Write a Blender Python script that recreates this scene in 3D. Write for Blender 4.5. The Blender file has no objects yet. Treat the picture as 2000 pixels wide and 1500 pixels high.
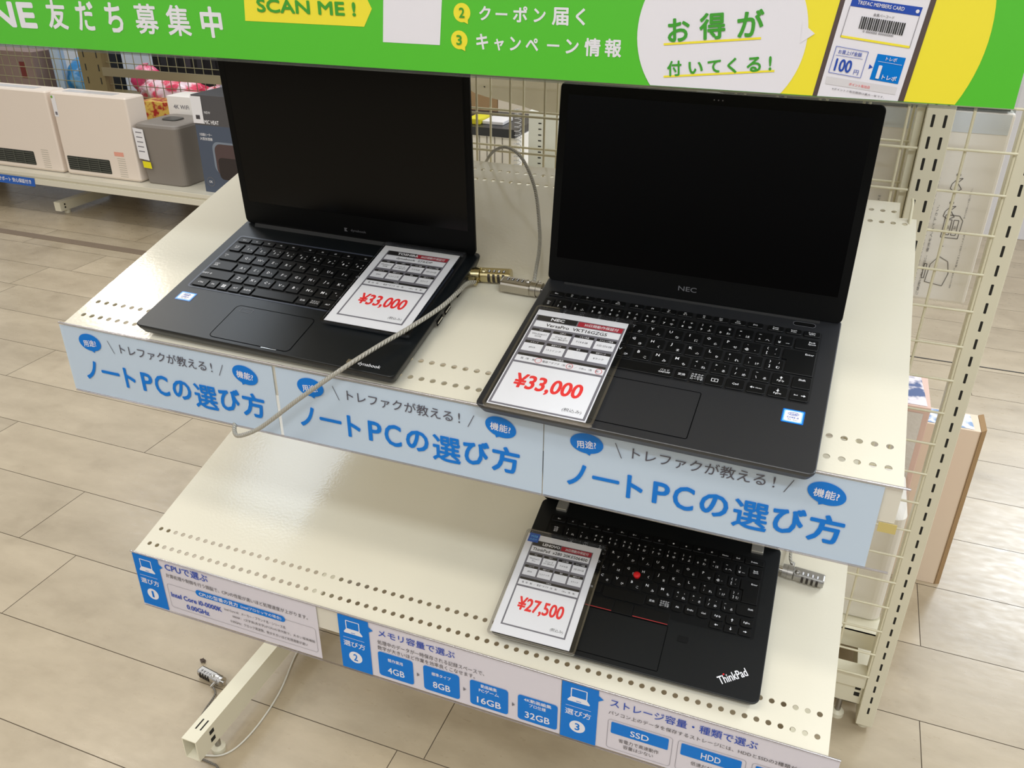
import bpy, bmesh, math, random
from mathutils import Vector, Matrix
R = math.radians
random.seed(7)
scn = bpy.context.scene
COL = scn.collection

# ------------------------------------------------------------------ camera
def cam_setup():
    yaw, pit, rol, f = .3621, .4906, .0072, 1656.6
    fw = Vector((-math.sin(yaw)*math.cos(pit), math.cos(yaw)*math.cos(pit), -math.sin(pit)))
    r = Vector((math.cos(yaw), math.sin(yaw), 0)); u = r.cross(fw)
    r2 = r*math.cos(rol)+u*math.sin(rol); u2 = u*math.cos(rol)-r*math.sin(rol)
    M = Matrix((r2, u2, -fw)).transposed().to_4x4()
    M.translation = (.8021, -1.1197, 1.1887)
    cd = bpy.data.cameras.new('camera'); c = bpy.data.objects.new('camera', cd); COL.objects.link(c)
    c.matrix_world = M
    cd.sensor_fit = 'HORIZONTAL'; cd.sensor_width = 36; cd.lens = f/2000*36; cd.clip_start = .01
    scn.camera = c
cam_setup()
scn.view_settings.view_transform = 'Standard'; scn.view_settings.look = 'None'
scn.view_settings.exposure = 0.12; scn.view_settings.gamma = 1.0
scn.view_settings.use_curve_mapping = False

# ------------------------------------------------------------------ world: soft bounce of a bright shop, ceiling brighter than the aisles
w = bpy.data.worlds.new('world'); scn.world = w; w.use_nodes = True
nt = w.node_tree; nt.nodes.clear()
out = nt.nodes.new('ShaderNodeOutputWorld'); bg = nt.nodes.new('ShaderNodeBackground')
tc = nt.nodes.new('ShaderNodeTexCoord'); sep = nt.nodes.new('ShaderNodeSeparateXYZ'); cr = nt.nodes.new('ShaderNodeValToRGB')
mr = nt.nodes.new('ShaderNodeMapRange'); mr.inputs[1].default_value = -1; mr.inputs[2].default_value = 1
nt.links.new(tc.outputs['Generated'], sep.inputs[0]); nt.links.new(sep.outputs['Z'], mr.inputs[0])
nt.links.new(mr.outputs[0], cr.inputs[0]); nt.links.new(cr.outputs[0], bg.inputs[0]); nt.links.new(bg.outputs[0], out.inputs[0])
e = cr.color_ramp.elements
e[0].position = .42; e[0].color = (.10, .095, .085, 1)
e[1].position = .72; e[1].color = (1.5, 1.47, 1.42, 1)
n = cr.color_ramp.elements.new(.55); n.color = (.66, .65, .635, 1)
bg.inputs[1].default_value = .50

def area(name, loc, size, sizey, power, col, target=None):
    l = bpy.data.lights.new(name, 'AREA'); l.shape = 'RECTANGLE'; l.size = size; l.size_y = sizey
    l.energy = power; l.color = col
    o = bpy.data.objects.new(name, l); COL.objects.link(o); o.location = loc
    if target is not None:
        o.rotation_euler = (Vector(target)-Vector(loc)).to_track_quat('-Z', 'Y').to_euler()
    return o
WARM = (1, .90, .76); COOL = (.84, .92, 1.0); NEUT = (1, .97, .91)
area('ceiling_light', (-1.33, .68, 2.8), .50, .80, 7, (.70, .84, 1.0))
area('ceiling_light', (-2.15, .80, 2.8), .16, .26, 9, WARM)
area('ceiling_light', (.1, -1.5, 2.8), 1.2, .25, 15, NEUT)
area('ceiling_light', (1.7, -1.9, 2.6), 1.2, .25, 30, COOL)
area('ceiling_light', (2.4, .7, 2.8), .3, 1.2, 36, COOL)
area('ceiling_light', (2.6, 4.5, 2.8), .9, 1.2, 80, COOL)
area('ceiling_light', (-1.2, -1.2, 2.8), .25, 1.2, 4, WARM)
area('ceiling_light', (-3.0, 2.6, 2.8), 1.2, .3, 14, COOL)
area('ceiling_light', (.4, -3.6, 2.8), 2.0, .3, 24, NEUT)

# ------------------------------------------------------------------ materials
def srgb(c):
    return tuple(((v/255)/12.92 if v/255 <= .04045 else ((v/255+.055)/1.055)**2.4) for v in c)+(1,)
MATS = {}
def mat(name, col, rough=.5, metal=0, spec=.5, noise=0, nscale=40, bump=0, bscale=200, coat=0, coltwo=None, wave=None):
    if name in MATS: return MATS[name]
    m = bpy.data.materials.new(name); m.use_nodes = True; t = m.node_tree; b = t.nodes['Principled BSDF']
    c = srgb(col)
    b.inputs['Base Color'].default_value = c
    b.inputs['Roughness'].default_value = rough; b.inputs['Metallic'].default_value = metal
    b.inputs['Specular IOR Level'].default_value = spec
    if coat: b.inputs['Coat Weight'].default_value = coat; b.inputs['Coat Roughness'].default_value = .06
    tcn = t.nodes.new('ShaderNodeTexCoord')
    ns = t.nodes.new('ShaderNodeTexNoise'); ns.inputs['Scale'].default_value = nscale; ns.inputs['Detail'].default_value = 4
    t.links.new(tcn.outputs['Object'], ns.inputs['Vector'])
    mx = t.nodes.new('ShaderNodeMix'); mx.data_type = 'RGBA'
    c2 = srgb(coltwo) if coltwo else tuple(v*(1-noise) for v in c[:3])+(1,)
    mx.inputs[6].default_value = c; mx.inputs[7].default_value = c2
    if coltwo:
        mrg = t.nodes.new('ShaderNodeMapRange'); mrg.inputs[1].default_value = .44; mrg.inputs[2].default_value = .56
        t.links.new(ns.outputs['Fac'], mrg.inputs[0]); t.links.new(mrg.outputs[0], mx.inputs[0])
    else: t.links.new(ns.outputs['Fac'], mx.inputs[0])
    t.links.new(mx.outputs[2], b.inputs['Base Color'])
    if bump:
        n2 = t.nodes.new('ShaderNodeTexNoise'); n2.inputs['Scale'].default_value = bscale
        t.links.new(tcn.outputs['Object'], n2.inputs['Vector'])
        bp = t.nodes.new('ShaderNodeBump'); bp.inputs['Strength'].default_value = bump; bp.inputs['Distance'].default_value = .002
        t.links.new(n2.outputs['Fac'], bp.inputs['Height']); t.links.new(bp.outputs[0], b.inputs['Normal'])
    MATS[name] = m; return m
def clear(name, tint=(.97, .98, .99), gl=.07, rough=.05):
    if name in MATS: return MATS[name]
    m = bpy.data.materials.new(name); m.use_nodes = True; t = m.node_tree; t.nodes.clear()
    o = t.nodes.new('ShaderNodeOutputMaterial'); mx = t.nodes.new('ShaderNodeMixShader')
    tr = t.nodes.new('ShaderNodeBsdfTransparent'); tr.inputs[0].default_value = tint+(1,)
    g = t.nodes.new('ShaderNodeBsdfGlossy'); g.inputs['Roughness'].default_value = rough
    mx.inputs[0].default_value = gl
    t.links.new(tr.outputs[0], mx.inputs[1]); t.links.new(g.outputs[0], mx.inputs[2]); t.links.new(mx.outputs[0], o.inputs[0])
    MATS[name] = m; return m

SHELF = mat('cream_powder_coat', (226, 220, 201), .13, noise=.03, nscale=6, bump=.05, bscale=260, spec=.5)
POST = mat('cream_post_paint', (228, 222, 198), .38, noise=.05, nscale=12)
SLOT = mat('slot_dark', (28, 26, 20), .8)
WIRE = mat('cream_wire', (226, 219, 190), .35, noise=.03)
BLUEBAN = mat('pale_blue_card', (200, 216, 228), .45, spec=.25, noise=.02, nscale=5)
INKBLUE = mat('ink_blue', (0, 122, 212), .6, spec=.05)
INKGREY = mat('ink_grey', (78, 76, 88), .4)
WHITE = mat('print_white', (240, 238, 240), .4)
CARDW = mat('card_white', (226, 220, 224), .34, noise=.02, nscale=5)
INKNAVY = mat('ink_navy', (40, 78, 178), .5, spec=.2)
INKDARK = mat('ink_dark', (70, 66, 70), .5)
INKBLACK = mat('ink_black', (38, 35, 34), .5)
GREEN = mat('sign_green', (92, 202, 52), .3, coat=.5, noise=.04, nscale=3)
GREEN2 = mat('sign_green_deep', (62, 160, 70), .3, coat=.5)
YEL = mat('sign_yellow', (255, 236, 60), .3, coat=.5)
SIGNW = mat('sign_white', (244, 238, 246), .3, coat=.5)
INKGRN = mat('ink_green', (70, 165, 50), .3, coat=.5)
PHONE = mat('phone_frame', (92, 76, 74), .3, coat=.5)
TAGGREY = mat('tag_grey', (120, 117, 124), .45)
TAGRED = mat('tag_red', (178, 48, 60), .45)
PRICE = mat('price_red', (240, 52, 52), .45)
PENRED = mat('pen_red', (205, 70, 75), .5)
CLEAR = clear('clear_plastic')
CLEARRIM = clear('clear_plastic_rim', (.86, .86, .91), .30, .12)
RAIL = clear('clear_rail', (.97, .97, .98), .016, .06)
RAILRIM = clear('clear_rail_rim', (.8, .78, .82), .35, .2)
BLK = mat('laptop_black', (12, 13, 14), .42, spec=.4, bump=.05, bscale=1500)
DBODY = mat('dynabook_navy', (15, 19, 22), .34, spec=.32, noise=.05, bump=.03, bscale=1500)
NBODY = mat('nec_graphite', (38, 39, 42), .34, spec=.6, noise=.05, bump=.03, bscale=1500)
TBODY = mat('thinkpad_black', (9, 12, 14), .45, spec=.35, bump=.05, bscale=1500)
KEY = mat('key_black', (9, 10, 11), .40, spec=.3)
KEYWELL = mat('key_well', (6, 7, 8), .5, spec=.25)
SCREEN = mat('screen_black', (3, 3, 4), .16, spec=.18)
BEZEL = mat('bezel_black', (6, 7, 8), .5, spec=.15)
LEG = mat('legend_white', (225, 225, 228), .5)
LEGD = mat('legend_dim', (105, 105, 110), .5)
LINE = mat('groove_black', (3, 3, 4), .7, spec=.05)
REDT = mat('trackpoint_red', (215, 20, 25), .6)
REDL = mat('line_red', (170, 45, 45), .5)
CHROME = mat('chrome', (205, 203, 200), .18, metal=1)
NICKEL = mat('nickel', (190, 184, 172), .28, metal=1, noise=.1)
GOLD = mat('pale_brass', (205, 192, 148), .2, metal=1, noise=.08)
STEEL = mat('brushed_zinc', (176, 174, 170), .35, metal=1, noise=.1)
DIALK = mat('dial_dark', (60, 55, 50), .4, metal=.6)
STICK = mat('sticker_blue', (20, 110, 200), .25)
STICKL = mat('sticker_cyan', (120, 200, 245), .25)
RUBBER = mat('rubber', (20, 20, 20), .8)
CABLE = mat('cable_sheath', (176, 172, 160), .3, spec=.6, noise=.1, nscale=300)
CABLED = mat('cable_grey', (120, 114, 104), .35, spec=.6, noise=.15, nscale=300)
CARTON = mat('cardboard', (236, 216, 192), .8, noise=.08, nscale=9)
CARTOND = mat('cardboard_dark', (170, 138, 98), .85, noise=.1)
TAPE = mat('tape_yellow', (206, 186, 112), .5)

def twist(m):                         # twisted steel strands on the cable
    t = m.node_tree; b = t.nodes['Principled BSDF']
    tcn = t.nodes.new('ShaderNodeTexCoord'); mp = t.nodes.new('ShaderNodeMapping'); wv = t.nodes.new('ShaderNodeTexWave')
    wv.bands_direction = 'DIAGONAL'; wv.inputs['Scale'].default_value = 1.0
    mp.inputs['Scale'].default_value = (160, 2.0, 1)
    t.links.new(tcn.outputs['UV'], mp.inputs[0]); t.links.new(mp.outputs[0], wv.inputs['Vector'])
    bp = t.nodes.new('ShaderNodeBump'); bp.inputs['Strength'].default_value = .9; bp.inputs['Distance'].default_value = .001
    t.links.new(wv.outputs['Fac'], bp.inputs['Height']); t.links.new(bp.outputs[0], b.inputs['Normal'])
twist(CABLE); twist(CABLED)

# ------------------------------------------------------------------ mesh helpers
_glyph = {}
def glyphs(s, weight=0, res=3):
    k = (s, weight, res)
    if k in _glyph: return _glyph[k]
    cu = bpy.data.curves.new('t', 'FONT'); cu.body = s; cu.size = 1; cu.offset = weight; cu.resolution_u = res
    o = bpy.data.objects.new('t', cu); COL.objects.link(o)
    dg = bpy.context.evaluated_depsgraph_get(); me = o.evaluated_get(dg).to_mesh()
    vs = [(v.co.x, v.co.y) for v in me.vertices]; fs = [tuple(p.vertices) for p in me.polygons]
    o.evaluated_get(dg).to_mesh_clear(); bpy.data.objects.remove(o); bpy.data.curves.remove(cu)
    if vs:
        xs = [v[0] for v in vs]; ys = [v[1] for v in vs]; bb = (min(xs), max(xs), min(ys), max(ys))
    else: bb = (0, 1, 0, 1)
    _glyph[k] = (vs, fs, bb); return _glyph[k]

def rrect(x0, y0, x1, y1, r, seg=4):
    if r <= 0: return [(x0, y0), (x1, y0), (x1, y1), (x0, y1)]
    p = []
    for cx, cy, a in ((x1-r, y0+r, -90), (x1-r, y1-r, 0), (x0+r, y1-r, 90), (x0+r, y0+r, 180)):
        for i in range(seg+1):
            t = R(a+90*i/seg); p.append((cx+r*math.cos(t), cy+r*math.sin(t)))
    return p
def ellipse(cx, cy, rx, ry, n=32, rot=0):
    c, s = math.cos(rot), math.sin(rot); o = []
    for i in range(n):
        a = 2*math.pi*i/n; x, y = rx*math.cos(a), ry*math.sin(a)
        o.append((cx+x*c-y*s, cy+x*s+y*c))
    return o
def clip(poly, axis, val, keep_gt):
    o = []; f = (lambda p: p[axis]-val) if keep_gt else (lambda p: val-p[axis])
    for i in range(len(poly)):
        a, b = poly[i], poly[(i+1) % len(poly)]; fa, fb = f(a), f(b)
        if fa >= 0: o.append(a)
        if fa*fb < 0:
            t = fa/(fa-fb); o.append((a[0]+(b[0]-a[0])*t, a[1]+(b[1]-a[1])*t))
    return o

class MB:
    """collects geometry of one part; frame F maps local (u, v, n) to object space"""
    def __init__(s, F=None): s.v = []; s.f = []; s.m = []; s.mats = []; s.sm = []; s.F = F or Matrix.Identity(4); s.uv = {}
    def mi(s, m):
        if m not in s.mats: s.mats.append(m)
        return s.mats.index(m)
    def add(s, vs, fs, m, smooth=False):
        b = len(s.v); s.v += [tuple(s.F @ Vector(v)) for v in vs]; i = s.mi(m)
        for f in fs: s.f.append(tuple(b+k for k in f)); s.m.append(i); s.sm.append(smooth)
    def box(s, x0, x1, y0, y1, z0, z1, m):
        s.add([(x0,y0,z0),(x1,y0,z0),(x1,y1,z0),(x0,y1,z0),(x0,y0,z1),(x1,y0,z1),(x1,y1,z1),(x0,y1,z1)],
              [(0,3,2,1),(4,5,6,7),(0,1,5,4),(1,2,6,5),(2,3,7,6),(3,0,4,7)], m)
    def loft(s, rings, m, cap=True, smooth=False, close=True):
        n = len(rings[0]); vs = [p for r in rings for p in r]; fs = []
        for j in range(len(rings)-1):
            for i in range(n if close else n-1):
                k = (i+1) % n; fs.append((j*n+i, j*n+k, (j+1)*n+k, (j+1)*n+i))
        s.add(vs, fs, m, smooth)
        if cap:
            s.add(list(rings[0]), [tuple(reversed(range(n)))], m); s.add(list(rings[-1]), [tuple(range(n))], m)
    def prism(s, poly, n0, n1, m, inset=0):
        r = [[(x, y, n0) for x, y in poly]]
        if inset:
            cx = sum(p[0] for p in poly)/len(poly); cy = sum(p[1] for p in poly)/len(poly)
            def ins(d): 
                xs = [p[0] for p in poly]; ys = [p[1] for p in poly]; W = max(xs)-min(xs); H = max(ys)-min(ys)
                return [(cx+(x-cx)*(1-2*d/W), cy+(y-cy)*(1-2*d/H)) for x, y in poly]
            r.append([(x, y, n1-inset) for x, y in poly]); r.append([(x, y, n1) for x, y in ins(inset)])
        else: r.append([(x, y, n1) for x, y in poly])
        s.loft(r, m)
    def flat(s, poly, n, m): s.add([(x, y, n) for x, y in poly], [tuple(range(len(poly)))], m)
    def ring(s, outer, inner, n, m):
        k = len(outer); s.add([(x, y, n) for x, y in outer]+[(x, y, n) for x, y in inner],
            [(i, (i+1) % k, k+(i+1) % k, k+i) for i in range(k)], m)
    def line(s, a, b, wd, n, m):
        dx, dy = b[0]-a[0], b[1]-a[1]; L = math.hypot(dx, dy) or 1; px, py = -dy/L*wd/2, dx/L*wd/2
        s.flat([(a[0]-px, a[1]-py), (b[0]-px, b[1]-py), (b[0]+px, b[1]+py), (a[0]+px, a[1]+py)], n, m)
    def cyl(s, a, b, r, m, seg=16, r2=None, smooth=True):
        a, b = Vector(a), Vector(b); d = (b-a).normalized(); u = d.orthogonal().normalized(); v = d.cross(u)
        r2 = r if r2 is None else r2
        s.loft([[tuple(c+u*q*math.cos(2*math.pi*i/seg)+v*q*math.sin(2*math.pi*i/seg)) for i in range(seg)] for c, q in ((a, r), (b, r2))], m, True, smooth)
    def tube(s, pts, r, m, seg=8, sub=6):
        P = [Vector(p) for p in pts]
        if sub and len(P) > 2:
            Q = []
            for i in range(len(P)-1):
                p0 = P[max(i-1, 0)]; p1 = P[i]; p2 = P[i+1]; p3 = P[min(i+2, len(P)-1)]
                for j in range(sub):
                    t = j/sub; Q.append(.5*((2*p1)+(p2-p0)*t+(2*p0-5*p1+4*p2-p3)*t*t+(3*p1-p0-3*p2+p3)*t**3))
            Q.append(P[-1]); P = Q
        rings = []; u = (P[1]-P[0]).orthogonal().normalized(); base = len(s.f); lens = [0]
        for i, p in enumerate(P):
            d = (P[min(i+1, len(P)-1)]-P[max(i-1, 0)]).normalized(); u = (u-d*u.dot(d)).normalized(); v = d.cross(u)
            rings.append([tuple(p+u*r*math.cos(2*math.pi*k/seg)+v*r*math.sin(2*math.pi*k/seg)) for k in range(seg)])
            if i: lens.append(lens[-1]+(p-P[i-1]).length)
        s.loft(rings, m, True, True)
        for j in range(len(rings)-1):
            for i in range(seg):
                a, b = i/seg, (i+1)/seg
                s.uv[base+j*seg+i] = [(lens[j], a), (lens[j], b), (lens[j+1], b), (lens[j+1], a)]
    def sphere(s, c, r, m, seg=14, rg=8, sc=(1, 1, 1)):
        rings = []
        for j in range(1, rg):
            t = math.pi*j/rg
            rings.append([(c[0]+sc[0]*r*math.sin(t)*math.cos(2*math.pi*i/seg), c[1]+sc[1]*r*math.sin(t)*math.sin(2*math.pi*i/seg), c[2]-sc[2]*r*math.cos(t)) for i in range(seg)])
        s.loft(rings, m, True, True)
    def text(s, t, cx, cy, w, h, n, m, weight=0, rot=0, res=3):
        fat = weight if weight > .004 else 0
        vs, fs, bb = glyphs(t, 0 if fat else weight, res)
        if not vs: return
        bw = bb[1]-bb[0]; bh = bb[3]-bb[2]; em = min(w/bw, h/bh)*fat
        sx = (w-2*em)/bw; sy = (h-2*em)/bh; ox = (bb[0]+bb[1])/2; oy = (bb[2]+bb[3])/2
        c, q = math.cos(rot), math.sin(rot)
        k = 12 if h > .015 and fat else 8
        sh = [(0, 0)] if not fat else [(0, 0)]+[(em*math.cos(2*math.pi*i/k), em*math.sin(2*math.pi*i/k)) for i in range(k)]
        for i, (dx, dy) in enumerate(sh):
            o = []
            for x, y in vs:
                x, y = (x-ox)*sx+dx, (y-oy)*sy+dy; o.append((cx+x*c-y*q, cy+x*q+y*c, n))
            s.add([(p[0], p[1], n+i*6e-6) for p in o], fs, m)
    def tbox(s, t, x0, x1, y0, y1, n, m, weight=0, rot=0, res=3): s.text(t, (x0+x1)/2, (y0+y1)/2, x1-x0, y1-y0, n, m, weight, rot, res)
    def tn(s, t, x, y, size, n, m, weight=0, anchor='c', res=2):
        """natural proportions; size = font size; anchor c or l (left, baseline y)"""
        vs, fs, bb = glyphs(t, 0 if any(ord(q) > 0x3000 for q in t) else weight, res)
        if not vs: return
        ox, oy = ((bb[0]+bb[1])/2, (bb[2]+bb[3])/2) if anchor == 'c' else (bb[0], 0)
        s.add([(x+(a-ox)*size, y+(b-oy)*size, n) for a, b in vs], fs, m)
    def build(s, name, parent=None, matrix=None, bevel=0):
        me = bpy.data.meshes.new(name); me.from_pydata(s.v, [], s.f)
        for m in s.mats: me.materials.append(m)
        me.polygons.foreach_set('material_index', s.m); me.polygons.foreach_set('use_smooth', s.sm)
        if s.uv:
            uvl = me.uv_layers.new(name='uv')
            for fi, q in s.uv.items():
                for li, c in zip(me.polygons[fi].loop_indices, q): uvl.data[li].uv = c
        me.update()
        o = bpy.data.objects.new(name, me); COL.objects.link(o)
        if matrix is not None: o.matrix_world = matrix
        if parent: o.parent = parent
        if bevel:
            b = o.modifiers.new('b', 'BEVEL'); b.width = bevel; b.segments = 2; b.limit_method = 'ANGLE'
        return o
def tag(o, label, cat, group=None, kind=None):
    if label: o['label'] = label
    if cat: o['category'] = cat
    if group: o['group'] = group
    if kind: o['kind'] = kind
    return o
def thing(name, label, cat, matrix=None, group=None):
    o = bpy.data.objects.new(name, None); COL.objects.link(o); o.empty_display_size = .05
    if matrix is not None: o.matrix_world = matrix
    return tag(o, label, cat, group)
def T(x, y, z): return Matrix.Translation((x, y, z))
# plane frames
def vframe(y): return Matrix(((1, 0, 0, 0), (0, 0, -1, y), (0, 1, 0, 0), (0, 0, 0, 1)))      # u = x, v = z, n = -y

# ------------------------------------------------------------------ floor: planks with open joints over a dark sub-floor
def floor():
    m = bpy.data.materials.new('floor_vinyl_plank'); m.use_nodes = True; t = m.node_tree; b = t.nodes['Principled BSDF']
    N = t.nodes.new; L = t.links.new
    tcn = N('ShaderNodeTexCoord'); at = N('ShaderNodeAttribute'); at.attribute_name = 'rnd'
    mp = N('ShaderNodeMapping'); mp.inputs['Scale'].default_value = (2.2, 5, 1)
    ad = N('ShaderNodeVectorMath'); ad.operation = 'ADD'
    L(tcn.outputs['Object'], mp.inputs[0]); L(mp.outputs[0], ad.inputs[0]); L(at.outputs['Color'], ad.inputs[1])
    n1 = N('ShaderNodeTexNoise'); n1.inputs['Scale'].default_value = 2.2; n1.inputs['Detail'].default_value = 8; n1.inputs['Roughness'].default_value = .65
    L(ad.outputs[0], n1.inputs['Vector'])
    cr = N('ShaderNodeValToRGB'); e = cr.color_ramp.elements
    e[0].position = .28; e[0].color = srgb((162, 147, 122)); e[1].position = .7; e[1].color = srgb((186, 171, 145))
    L(n1.outputs['Fac'], cr.inputs[0])
    n2 = N('ShaderNodeTexNoise'); n2.inputs['Scale'].default_value = 7; n2.inputs['Detail'].default_value = 6; L(tcn.outputs['Object'], n2.inputs['Vector'])
    c2 = N('ShaderNodeValToRGB'); c2.color_ramp.elements[0].position = .27; c2.color_ramp.elements[0].color = (.62, .58, .52, 1); c2.color_ramp.elements[1].position = .43; c2.color_ramp.elements[1].color = (1, 1, 1, 1)
    L(n2.outputs['Fac'], c2.inputs[0])
    mx = N('ShaderNodeMix'); mx.data_type = 'RGBA'; mx.blend_type = 'MULTIPLY'; mx.inputs[0].default_value = .5
    L(cr.outputs[0], mx.inputs[6]); L(c2.outputs[0], mx.inputs[7])
    sp = N('ShaderNodeSeparateColor'); L(at.outputs['Color'], sp.inputs[0])
    mr = N('ShaderNodeMapRange'); mr.inputs[3].default_value = .93; mr.inputs[4].default_value = 1.04; L(sp.outputs[0], mr.inputs[0])
    sc = N('ShaderNodeVectorMath'); sc.operation = 'SCALE'; L(mx.outputs[2], sc.inputs[0]); L(mr.outputs[0], sc.inputs['Scale'])
    L(sc.outputs[0], b.inputs['Base Color'])
    n3 = N('ShaderNodeTexNoise'); n3.inputs['Scale'].default_value = 14; L(mp.outputs[0], n3.inputs['Vector'])
    m3 = N('ShaderNodeMapRange'); m3.inputs[3].default_value = .2; m3.inputs[4].default_value = .42; L(n3.outputs['Fac'], m3.inputs[0]); L(m3.outputs[0], b.inputs['Roughness'])
    bp = N('ShaderNodeBump'); bp.inputs['Strength'].default_value = .12; bp.inputs['Distance'].default_value = .004; L(n1.outputs['Fac'], bp.inputs['Height']); L(bp.outputs[0], b.inputs['Normal'])
    b.inputs['Specular IOR Level'].default_value = .6
    dark = mat('floor_joint', (112, 99, 82), .8)
    fb = MB(); P = .188; Lp = .92; g = .0008
    off = {-3: .295, -2: -.577, -1: 1.10, 1: -.7313, 2: .42, 3: .8, 7: 1.2886}
    rnd = []
    for k in range(-22, 34):
        y0 = .075+P*k; y1 = y0+P
        o = off.get(k, random.random()*Lp)
        i0 = math.floor((-5-o)/Lp); x = o+i0*Lp
        while x < 5:
            fb.add([(x+g, y0+g, 0), (x+Lp-g, y0+g, 0), (x+Lp-g, y1-g, 0), (x+g, y1-g, 0)], [(0, 1, 2, 3)], m)
            c = (random.random(), random.random()*9, random.random()*9, 1); rnd += [c]*4; x += Lp
    fb.add([(-5.5, -4.2, -.0012), (5.5, -4.2, -.0012), (5.5, 6.5, -.0012), (-5.5, 6.5, -.0012)], [(0, 1, 2, 3)], dark); rnd += [(0, 0, 0, 1)]*4
    o = fb.build('floor'); o['kind'] = 'structure'
    a = o.data.attributes.new('rnd', 'FLOAT_COLOR', 'POINT')
    for i, c in enumerate(rnd): a.data[i].color = c
    tr = MB(); tr.box(-5, -.95, 1.452, 1.498, -.001, .0012, mat('floor_strip_brown', (120, 103, 84), .5, noise=.1)); tr.build('trim_1')['kind'] = 'structure'
    tr = MB(); tr.box(.95, 5, 1.602, 1.607, -.001, .0012, mat('floor_seam_black', (30, 28, 28), .5)); tr.build('trim_2')['kind'] = 'structure'
    wl = MB(); wl.box(-6, 6, 6.3, 6.4, 0, 3.0, mat('wall_offwhite', (214, 212, 208), .7, noise=.03, nscale=1)); wl.build('wall_back')['kind'] = 'structure'
floor()

# ------------------------------------------------------------------ shelving frame
def glide(mb, x, y, z1, m=None):
    mb.cyl((x, y, .0), (x, y, .008), .0115, m or POST, 20); mb.cyl((x, y, .008), (x, y, .012), .0115, m or POST, 20, .006); mb.cyl((x, y, .012), (x, y, z1), .005, STEEL, 10)
def post(parent, x0, x1, y0, y1, z0, z1, cols, sz=.0125, first=.0):
    mb = MB(); mb.box(x0, x1, y0, y1, z0, z1, POST)
    z = first
    while z < z1-.02:
        if z > z0+.01:
            for c in cols: mb.box(c-.0018, c+.0018, y0-.0004, y0+.002, z-.0078, z+.0078, SLOT)
        z += .025
    o = mb.build('post', parent, bevel=.0012); return o
FR = thing('gondola_frame', 'cream steel shelving frame with slotted posts and wire mesh back carrying the laptop shelves', 'shelving', T(.45, 0, 0))
FRP = T(-.45, 0, 0)
def fpart(mb, name, bevel=0):
    o = mb.build(name, FR, bevel=bevel); o.matrix_parent_inverse = Matrix.Identity(4); o.matrix_local = FRP; return o
def post2(x0, x1, y0, y1, z0, z1, cols):
    mb = MB()
    # folded channel: front with punched slots, returned sides
    mb.box(x0, x1, y0, y1, z0, z1, POST)
    k = 0
    while True:
        z = .0475+.025*k; k += 1
        if z > z1-.02: break
        if z < z0+.012: continue
        for c in cols: mb.box(c-.0019, c+.0019, y0-.0003, y0+.002, z-.0075, z+.0075, SLOT)
    return mb
fpart(post2(.889, .9195, .0, .045, .03, 1.32, (.8975, .9105)), 'post', .001)
fpart(post2(-.0155, .0155, .0, .045, .03, 1.32, (-.0065, .0065)), 'post', .001)
fpart(post2(.9955, 1.0215, .018, .058, .012, 1.32, (1.0095,)), 'post', .001)
for x, y in ((1.0085, .037),):
    mb = MB(); glide(mb, x, y, .02); fpart(mb, 'glide_foot')
def mesh_panel(x0, x1, y, z0, z1, xs, zs, r=.0017):
    mb = MB()
    for z in zs: mb.cyl((x0, y, z), (x1, y, z), r, WIRE, 6)
    for x in xs: mb.cyl((x, y+2*r, z0), (x, y+2*r, z1), r, WIRE, 6)
    return mb
zz = [.165+.05*k for k in range(23)]
fpart(mesh_panel(.0165, .888, .003, .165, 1.265, [.02+.05*k for k in range(18)], zz), 'mesh_panel')
fpart(mesh_panel(.0165, .888, .036, .165, 1.265, [.0275+.05*k for k in range(18)], zz), 'mesh_panel')
fpart(mesh_panel(.9197, .9952, .010, .1275, 1.265, [.9405, .9925], [.1275+.0493*k for k in range(23)]), 'mesh_panel')
mb = MB(); mb.box(.0157, .8888, .008, .040, .115, .155, POST); fpart(mb, 'base_rail', .001)
for x in (.0160, .8795):
    mb = MB(); mb.box(x, x+.009, .012, .030, .155, 1.3, POST); fpart(mb, 'panel_frame', .001)
mb = MB(); mb.box(.9197, .9953, .022, .050, .088, .115, POST); fpart(mb, 'base_rail', .001)
mb = MB(); mb.box(.9197, .9953, .030, .050, .045, .088, POST)
for z in (.0660, .0800): mb.box(.9825, .9915, .0296, .031, z-.0045, z+.0045, SLOT)
fpart(mb, 'lower_rail', .001)
mb = MB(); glide(mb, .966, .040, .045); fpart(mb, 'glide_foot')
def foot(x0, x1):
    mb = MB(); y0, y1, z0, z1, t = -.458, -.001, .038, .081, .0018
    mb.box(x0, x1, y0, y1, z1-t, z1, POST); mb.box(x0, x1, y0, y1, z0, z0+t, POST)
    mb.box(x0, x0+t, y0, y1, z0+t, z1-t, POST); mb.box(x1-t, x1, y0, y1, z0+t, z1-t, POST)
    for x in (x0+.009, x1-.009): mb.box(x-.0012, x+.0012, y0+.022, y0+.042, z1-.001, z1+.0003, SLOT)
    for z in (.052, .068): mb.box(x1-.001, x1+.0003, y0+.030, y0+.040, z-.004, z+.004, SLOT)
    o = fpart(mb, 'base_leg'); mb = MB(); glide(mb, (x0+x1)/2+.001, -.405, z0+.001); fpart(mb, 'glide_foot')
foot(.007, .034); foot(.889, .916)
mb = MB(); mb.box(.0157, .034, -.001, .03, .038, .115, POST); fpart(mb, 'lower_rail')

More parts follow.
